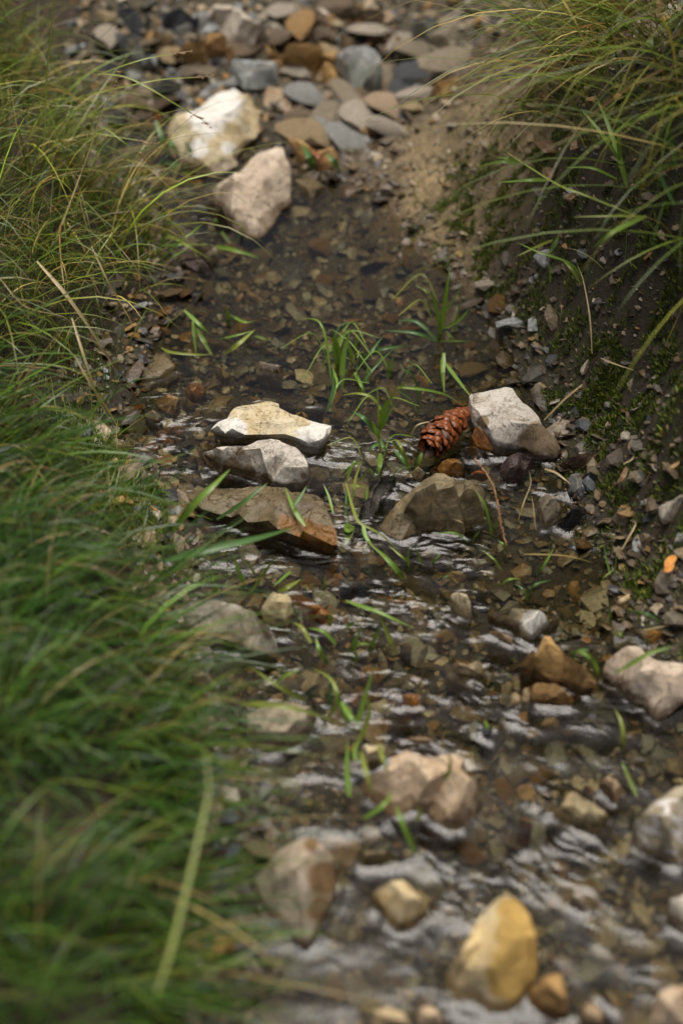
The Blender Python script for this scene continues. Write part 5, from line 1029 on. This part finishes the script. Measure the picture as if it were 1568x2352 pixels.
sedge('pale leaning stem in the upper left grass', 'R1', '370,800 420,660 470,510 520,400', .0, .10, .0, 1.8, 0, 5, 's', ref=.22)
sedge('straw stem leaning from the left grass to the upper left', 'R1', '260,1090 310,960 370,800', .0, .06, .0, 2.2, 0, 3, 's', ref=.16)

# leaves, twig, cone scale
def leaf(label, crop, outl, matc, up=.006, curl=.006, cat='leaf'):
    o = px(crop, outl); q0 = on_ground(sum(p[0] for p in o) / len(o), sum(p[1] for p in o) / len(o))
    V = [at(p[0], p[1], q0.z + up + curl * (0.5 + .5 * math.sin(i * 2.1))) for i, p in enumerate(o)]
    c = sum(V, Vector()) / len(V); c.z -= curl * .6
    mid = [(v + c) / 2 - Vector((0, 0, curl * .2)) for v in V]; n = len(V)
    A = [v - c for v in V] + [v - c for v in mid] + [Vector()]
    F = []
    for i in range(n):
        j = (i + 1) % n; F += [(i, j, n + j), (i, n + j, n + i), (n + i, n + j, 2 * n)]
    ob = obj('leaf', np_mesh('leaf', np.array(A), np.array(F), matc, True), None, c); tag(ob, label, cat)
    md = ob.modifiers.new('thickness', 'SOLIDIFY'); md.thickness = .0006
L_OR = plain_mat('orange_leaf', (.50,.24,.05), (.42,.17,.04), 90, .5); L_BR = plain_mat('brown_leaf', (.20,.12,.06), (.13,.075,.04), 120, .45)
leaf('fallen orange leaf lying on moss at the right edge', 'D1', '1395,150 1420,105 1460,85 1500,88 1515,110 1500,145 1490,180 1470,225 1430,245 1385,240 1400,195', L_OR, .012)
leaf('narrow brown leaf standing on the right gravel', 'C3', '960,930 985,880 1010,820 1045,775 1065,800 1050,860 1010,910', L_BR, .016)
leaf('curled dry leaf on the right slope', 'C3', '1440,795 1470,755 1540,725 1530,750 1480,790', plain_mat('dry_leaf', (.36,.24,.10), (.26,.16,.07), 90, .6), .008)
for lb, o_ in [('reddish brown dead leaf under the right bank grass','880,650 960,640 1000,670 990,700 930,700'),('brown dead leaf below the reddish brown one','920,780 960,765 985,800 960,830 930,815'),('small dead leaf near the hanging grass','1020,900 1060,880 1080,900 1050,920'),('russet leaf in the shade of the right bank','1050,650 1080,640 1085,680 1050,690')]:
    leaf(lb, 'R2', o_, L_BR, .01)
for i, o_ in enumerate(['1195,60 1225,55 1240,85 1215,105 1190,90','1250,70 1290,65 1295,95 1265,105','1180,165 1205,160 1210,190 1185,195','1400,185 1430,180 1435,215 1405,220']):
    leaf(['round green leaf at the top of the dark right bank','round green leaf right of its twin on the dark right bank','small round leaf below the pair on the dark right bank','round leaf farthest right on the dark right bank'][i], 'R2', o_, plain_mat('bank_leaf', (.05,.10,.025), (.09,.12,.03), 90, .45), .05)
TW = plain_mat('twig_bark', (.30,.17,.08), (.16,.08,.04), 900, .6)
tp = [at(*p[:2], zz) for p, zz in zip(px('C2', '1220,705 1330,830 1400,980 1440,1150 1460,1300 1490,1410 1515,1500'), (.06, .055, .045, .035, .022, .012, .006))]
tw_root = tp[0]; dense = []
for i in range(len(tp) - 1):
    for k in range(4): dense.append(tp[i].lerp(tp[i + 1], k / 4))
dense.append(tp[-1])
tv, tf = [], []
for i, p in enumerate(dense):
    tg = (dense[min(i + 1, len(dense) - 1)] - dense[max(i - 1, 0)]).normalized(); s1 = tg.cross(Vector((0, -.6, .8))).normalized(); s2 = s1.cross(tg); jx = Vector((random.gauss(0, .0004), random.gauss(0, .0004), 0))
    for k in range(6):
        an = k / 6 * 2 * math.pi; tv.append(p - tw_root + jx + (s1 * math.cos(an) + s2 * math.sin(an)) * random.uniform(.0009, .0013))
        if i: tf.append(((i - 1) * 6 + k, (i - 1) * 6 + (k + 1) % 6, i * 6 + (k + 1) % 6, i * 6 + k))
two = obj('twig', np_mesh('twig', np.array(tv), np.array(tf), TW), None, tw_root); tag(two, 'bare knobbly conifer twig hanging past the big wet olive rock', 'twig')
bmk = bmesh.new(); bmesh.ops.create_icosphere(bmk, subdivisions=1, radius=.5); kn_me = bpy.data.meshes.new('bud_scar'); bmk.to_mesh(kn_me); bmk.free(); kn_me.materials.append(TW)
for i in range(46):
    f = i / 46 * (len(dense) - 1); k = int(f); p = dense[k].lerp(dense[min(k + 1, len(dense) - 1)], f - k) - tw_root
    o = obj('bud_scar', kn_me, two); o.location = p + Vector((random.gauss(0, .0009), random.gauss(0, .0009), random.gauss(0, .0007))); o.scale = (.0022, .0018, .0022)

# pine cone
CS1 = plain_mat('cone_scale_red', (.25,.070,.018), (.085,.026,.009), 210, .38, .36); CS2 = plain_mat('cone_scale_grey', (.19,.11,.075), (.07,.035,.025), 260, .5, .28)
CC = plain_mat('cone_core', (.05,.022,.010), (.03,.014,.008), 200, .5)
ca_ = at(984, 1026, .040); cb_ = at(1074, 941, .046); axis = (cb_ - ca_); CL = axis.length * .96; axis.normalize()
cone = obj('pine_cone', None, None, ca_); tag(cone, 'wet reddish brown pine cone lying in the water against the white slab', 'pine cone')
cone.rotation_mode = 'QUATERNION'; cone.rotation_quaternion = axis.to_track_quat('Z', 'Y')
def rad(u): return .0150 * (math.sin(math.pi * min(1, (.10 + .86 * u)))**.55) * (1.06 - .22 * u)
V, F = [], []
for i in range(15):
    for j in range(14): a = j / 14 * 2 * math.pi; r = rad(i / 14) * .66; V.append((r * math.cos(a), r * math.sin(a), i / 14 * CL))
for i in range(14):
    for j in range(14): F.append((i * 14 + j, i * 14 + (j + 1) % 14, (i + 1) * 14 + (j + 1) % 14, (i + 1) * 14 + j))
obj('core', np_mesh('core', np.array(V), np.array(F), CC), cone)
def scale_mesh(seed, mat):
    r = random.Random(seed); V = []; F = []; nu, nv = 7, 7
    for side in (0, 1):
        for i in range(nu):
            u = i / (nu - 1)
            wd = .0076 * (.35 + .65 * min(1, u * 2.2)) * (1 - max(0, (u - .62) / .38)**2.2)**.5 if u < 1 else .0010
            for j in range(nv):
                t = j / (nv - 1) * 2 - 1
                x = t * wd; y = u * .0165 - (t * t) * .0012 * u
                bulge = .0030 * (1 - t * t) * math.sin(u * 2.9) + .0022 * math.exp(-((u - .80)**2) / .02 - t * t * 2.5)
                z = bulge + r.gauss(0, .00012) if side == 0 else bulge * .35 - .0012 * (1 - t * t) * (1 - u * .6)
                if abs(t) == 1 or i == nu - 1: z = .0003 * (1 if side == 0 else -1)
                V.append((x, y, z))
        b = side * nu * nv
        for i in range(nu - 1):
            for j in range(nv - 1):
                q = (b + i * nv + j, b + i * nv + j + 1, b + (i + 1) * nv + j + 1, b + (i + 1) * nv + j); F.append(q if side == 0 else q[::-1])
    return np_mesh('scale', np.array(V), np.array(F), mat)
SM = [scale_mesh(1, CS1), scale_mesh(2, CS1), scale_mesh(3, CS1), scale_mesh(4, CS2)]
NS = 84
for i in range(NS):
    u = 1.0 - (i + .5) / NS; a = i * 2.39996; r = rad(u) * .52
    o = obj('scale', SM[random.choice((0, 1, 2, 0, 1, 3))], cone)
    lift = .40 + .22 * (1 - u) + random.gauss(0, .08) if u < .9 else .4
    d = Vector((math.cos(a) * math.sin(lift), math.sin(a) * math.sin(lift), -math.cos(lift)))        # free ends point to the lower left end
    out = Vector((math.cos(a), math.sin(a), 0)); zc = (out - d * out.dot(d)).normalized(); xc = d.cross(zc)
    from mathutils import Matrix
    mt = Matrix((xc, d, zc)).transposed(); k = (.66 + .52 * math.sin(math.pi * min(1, .15 + .8 * (1 - u)))) * random.uniform(.92, 1.08)
    o.location = (math.cos(a) * r, math.sin(a) * r, u * CL + .004)
    o.rotation_mode = 'QUATERNION'; o.rotation_quaternion = mt.to_quaternion(); o.scale = (k, k, k)
# loose cone scale by the twig
o = obj('cone_scale', SM[0].copy(), None, at(1106, 1104, .035)); o.rotation_euler = (R(60), R(10), R(170)); o.scale = (1.35, 1.5, 1); tag(o, 'loose round cone scale leaning beside the knobbly twig', 'cone scale')
bpy.context.view_layer.update()
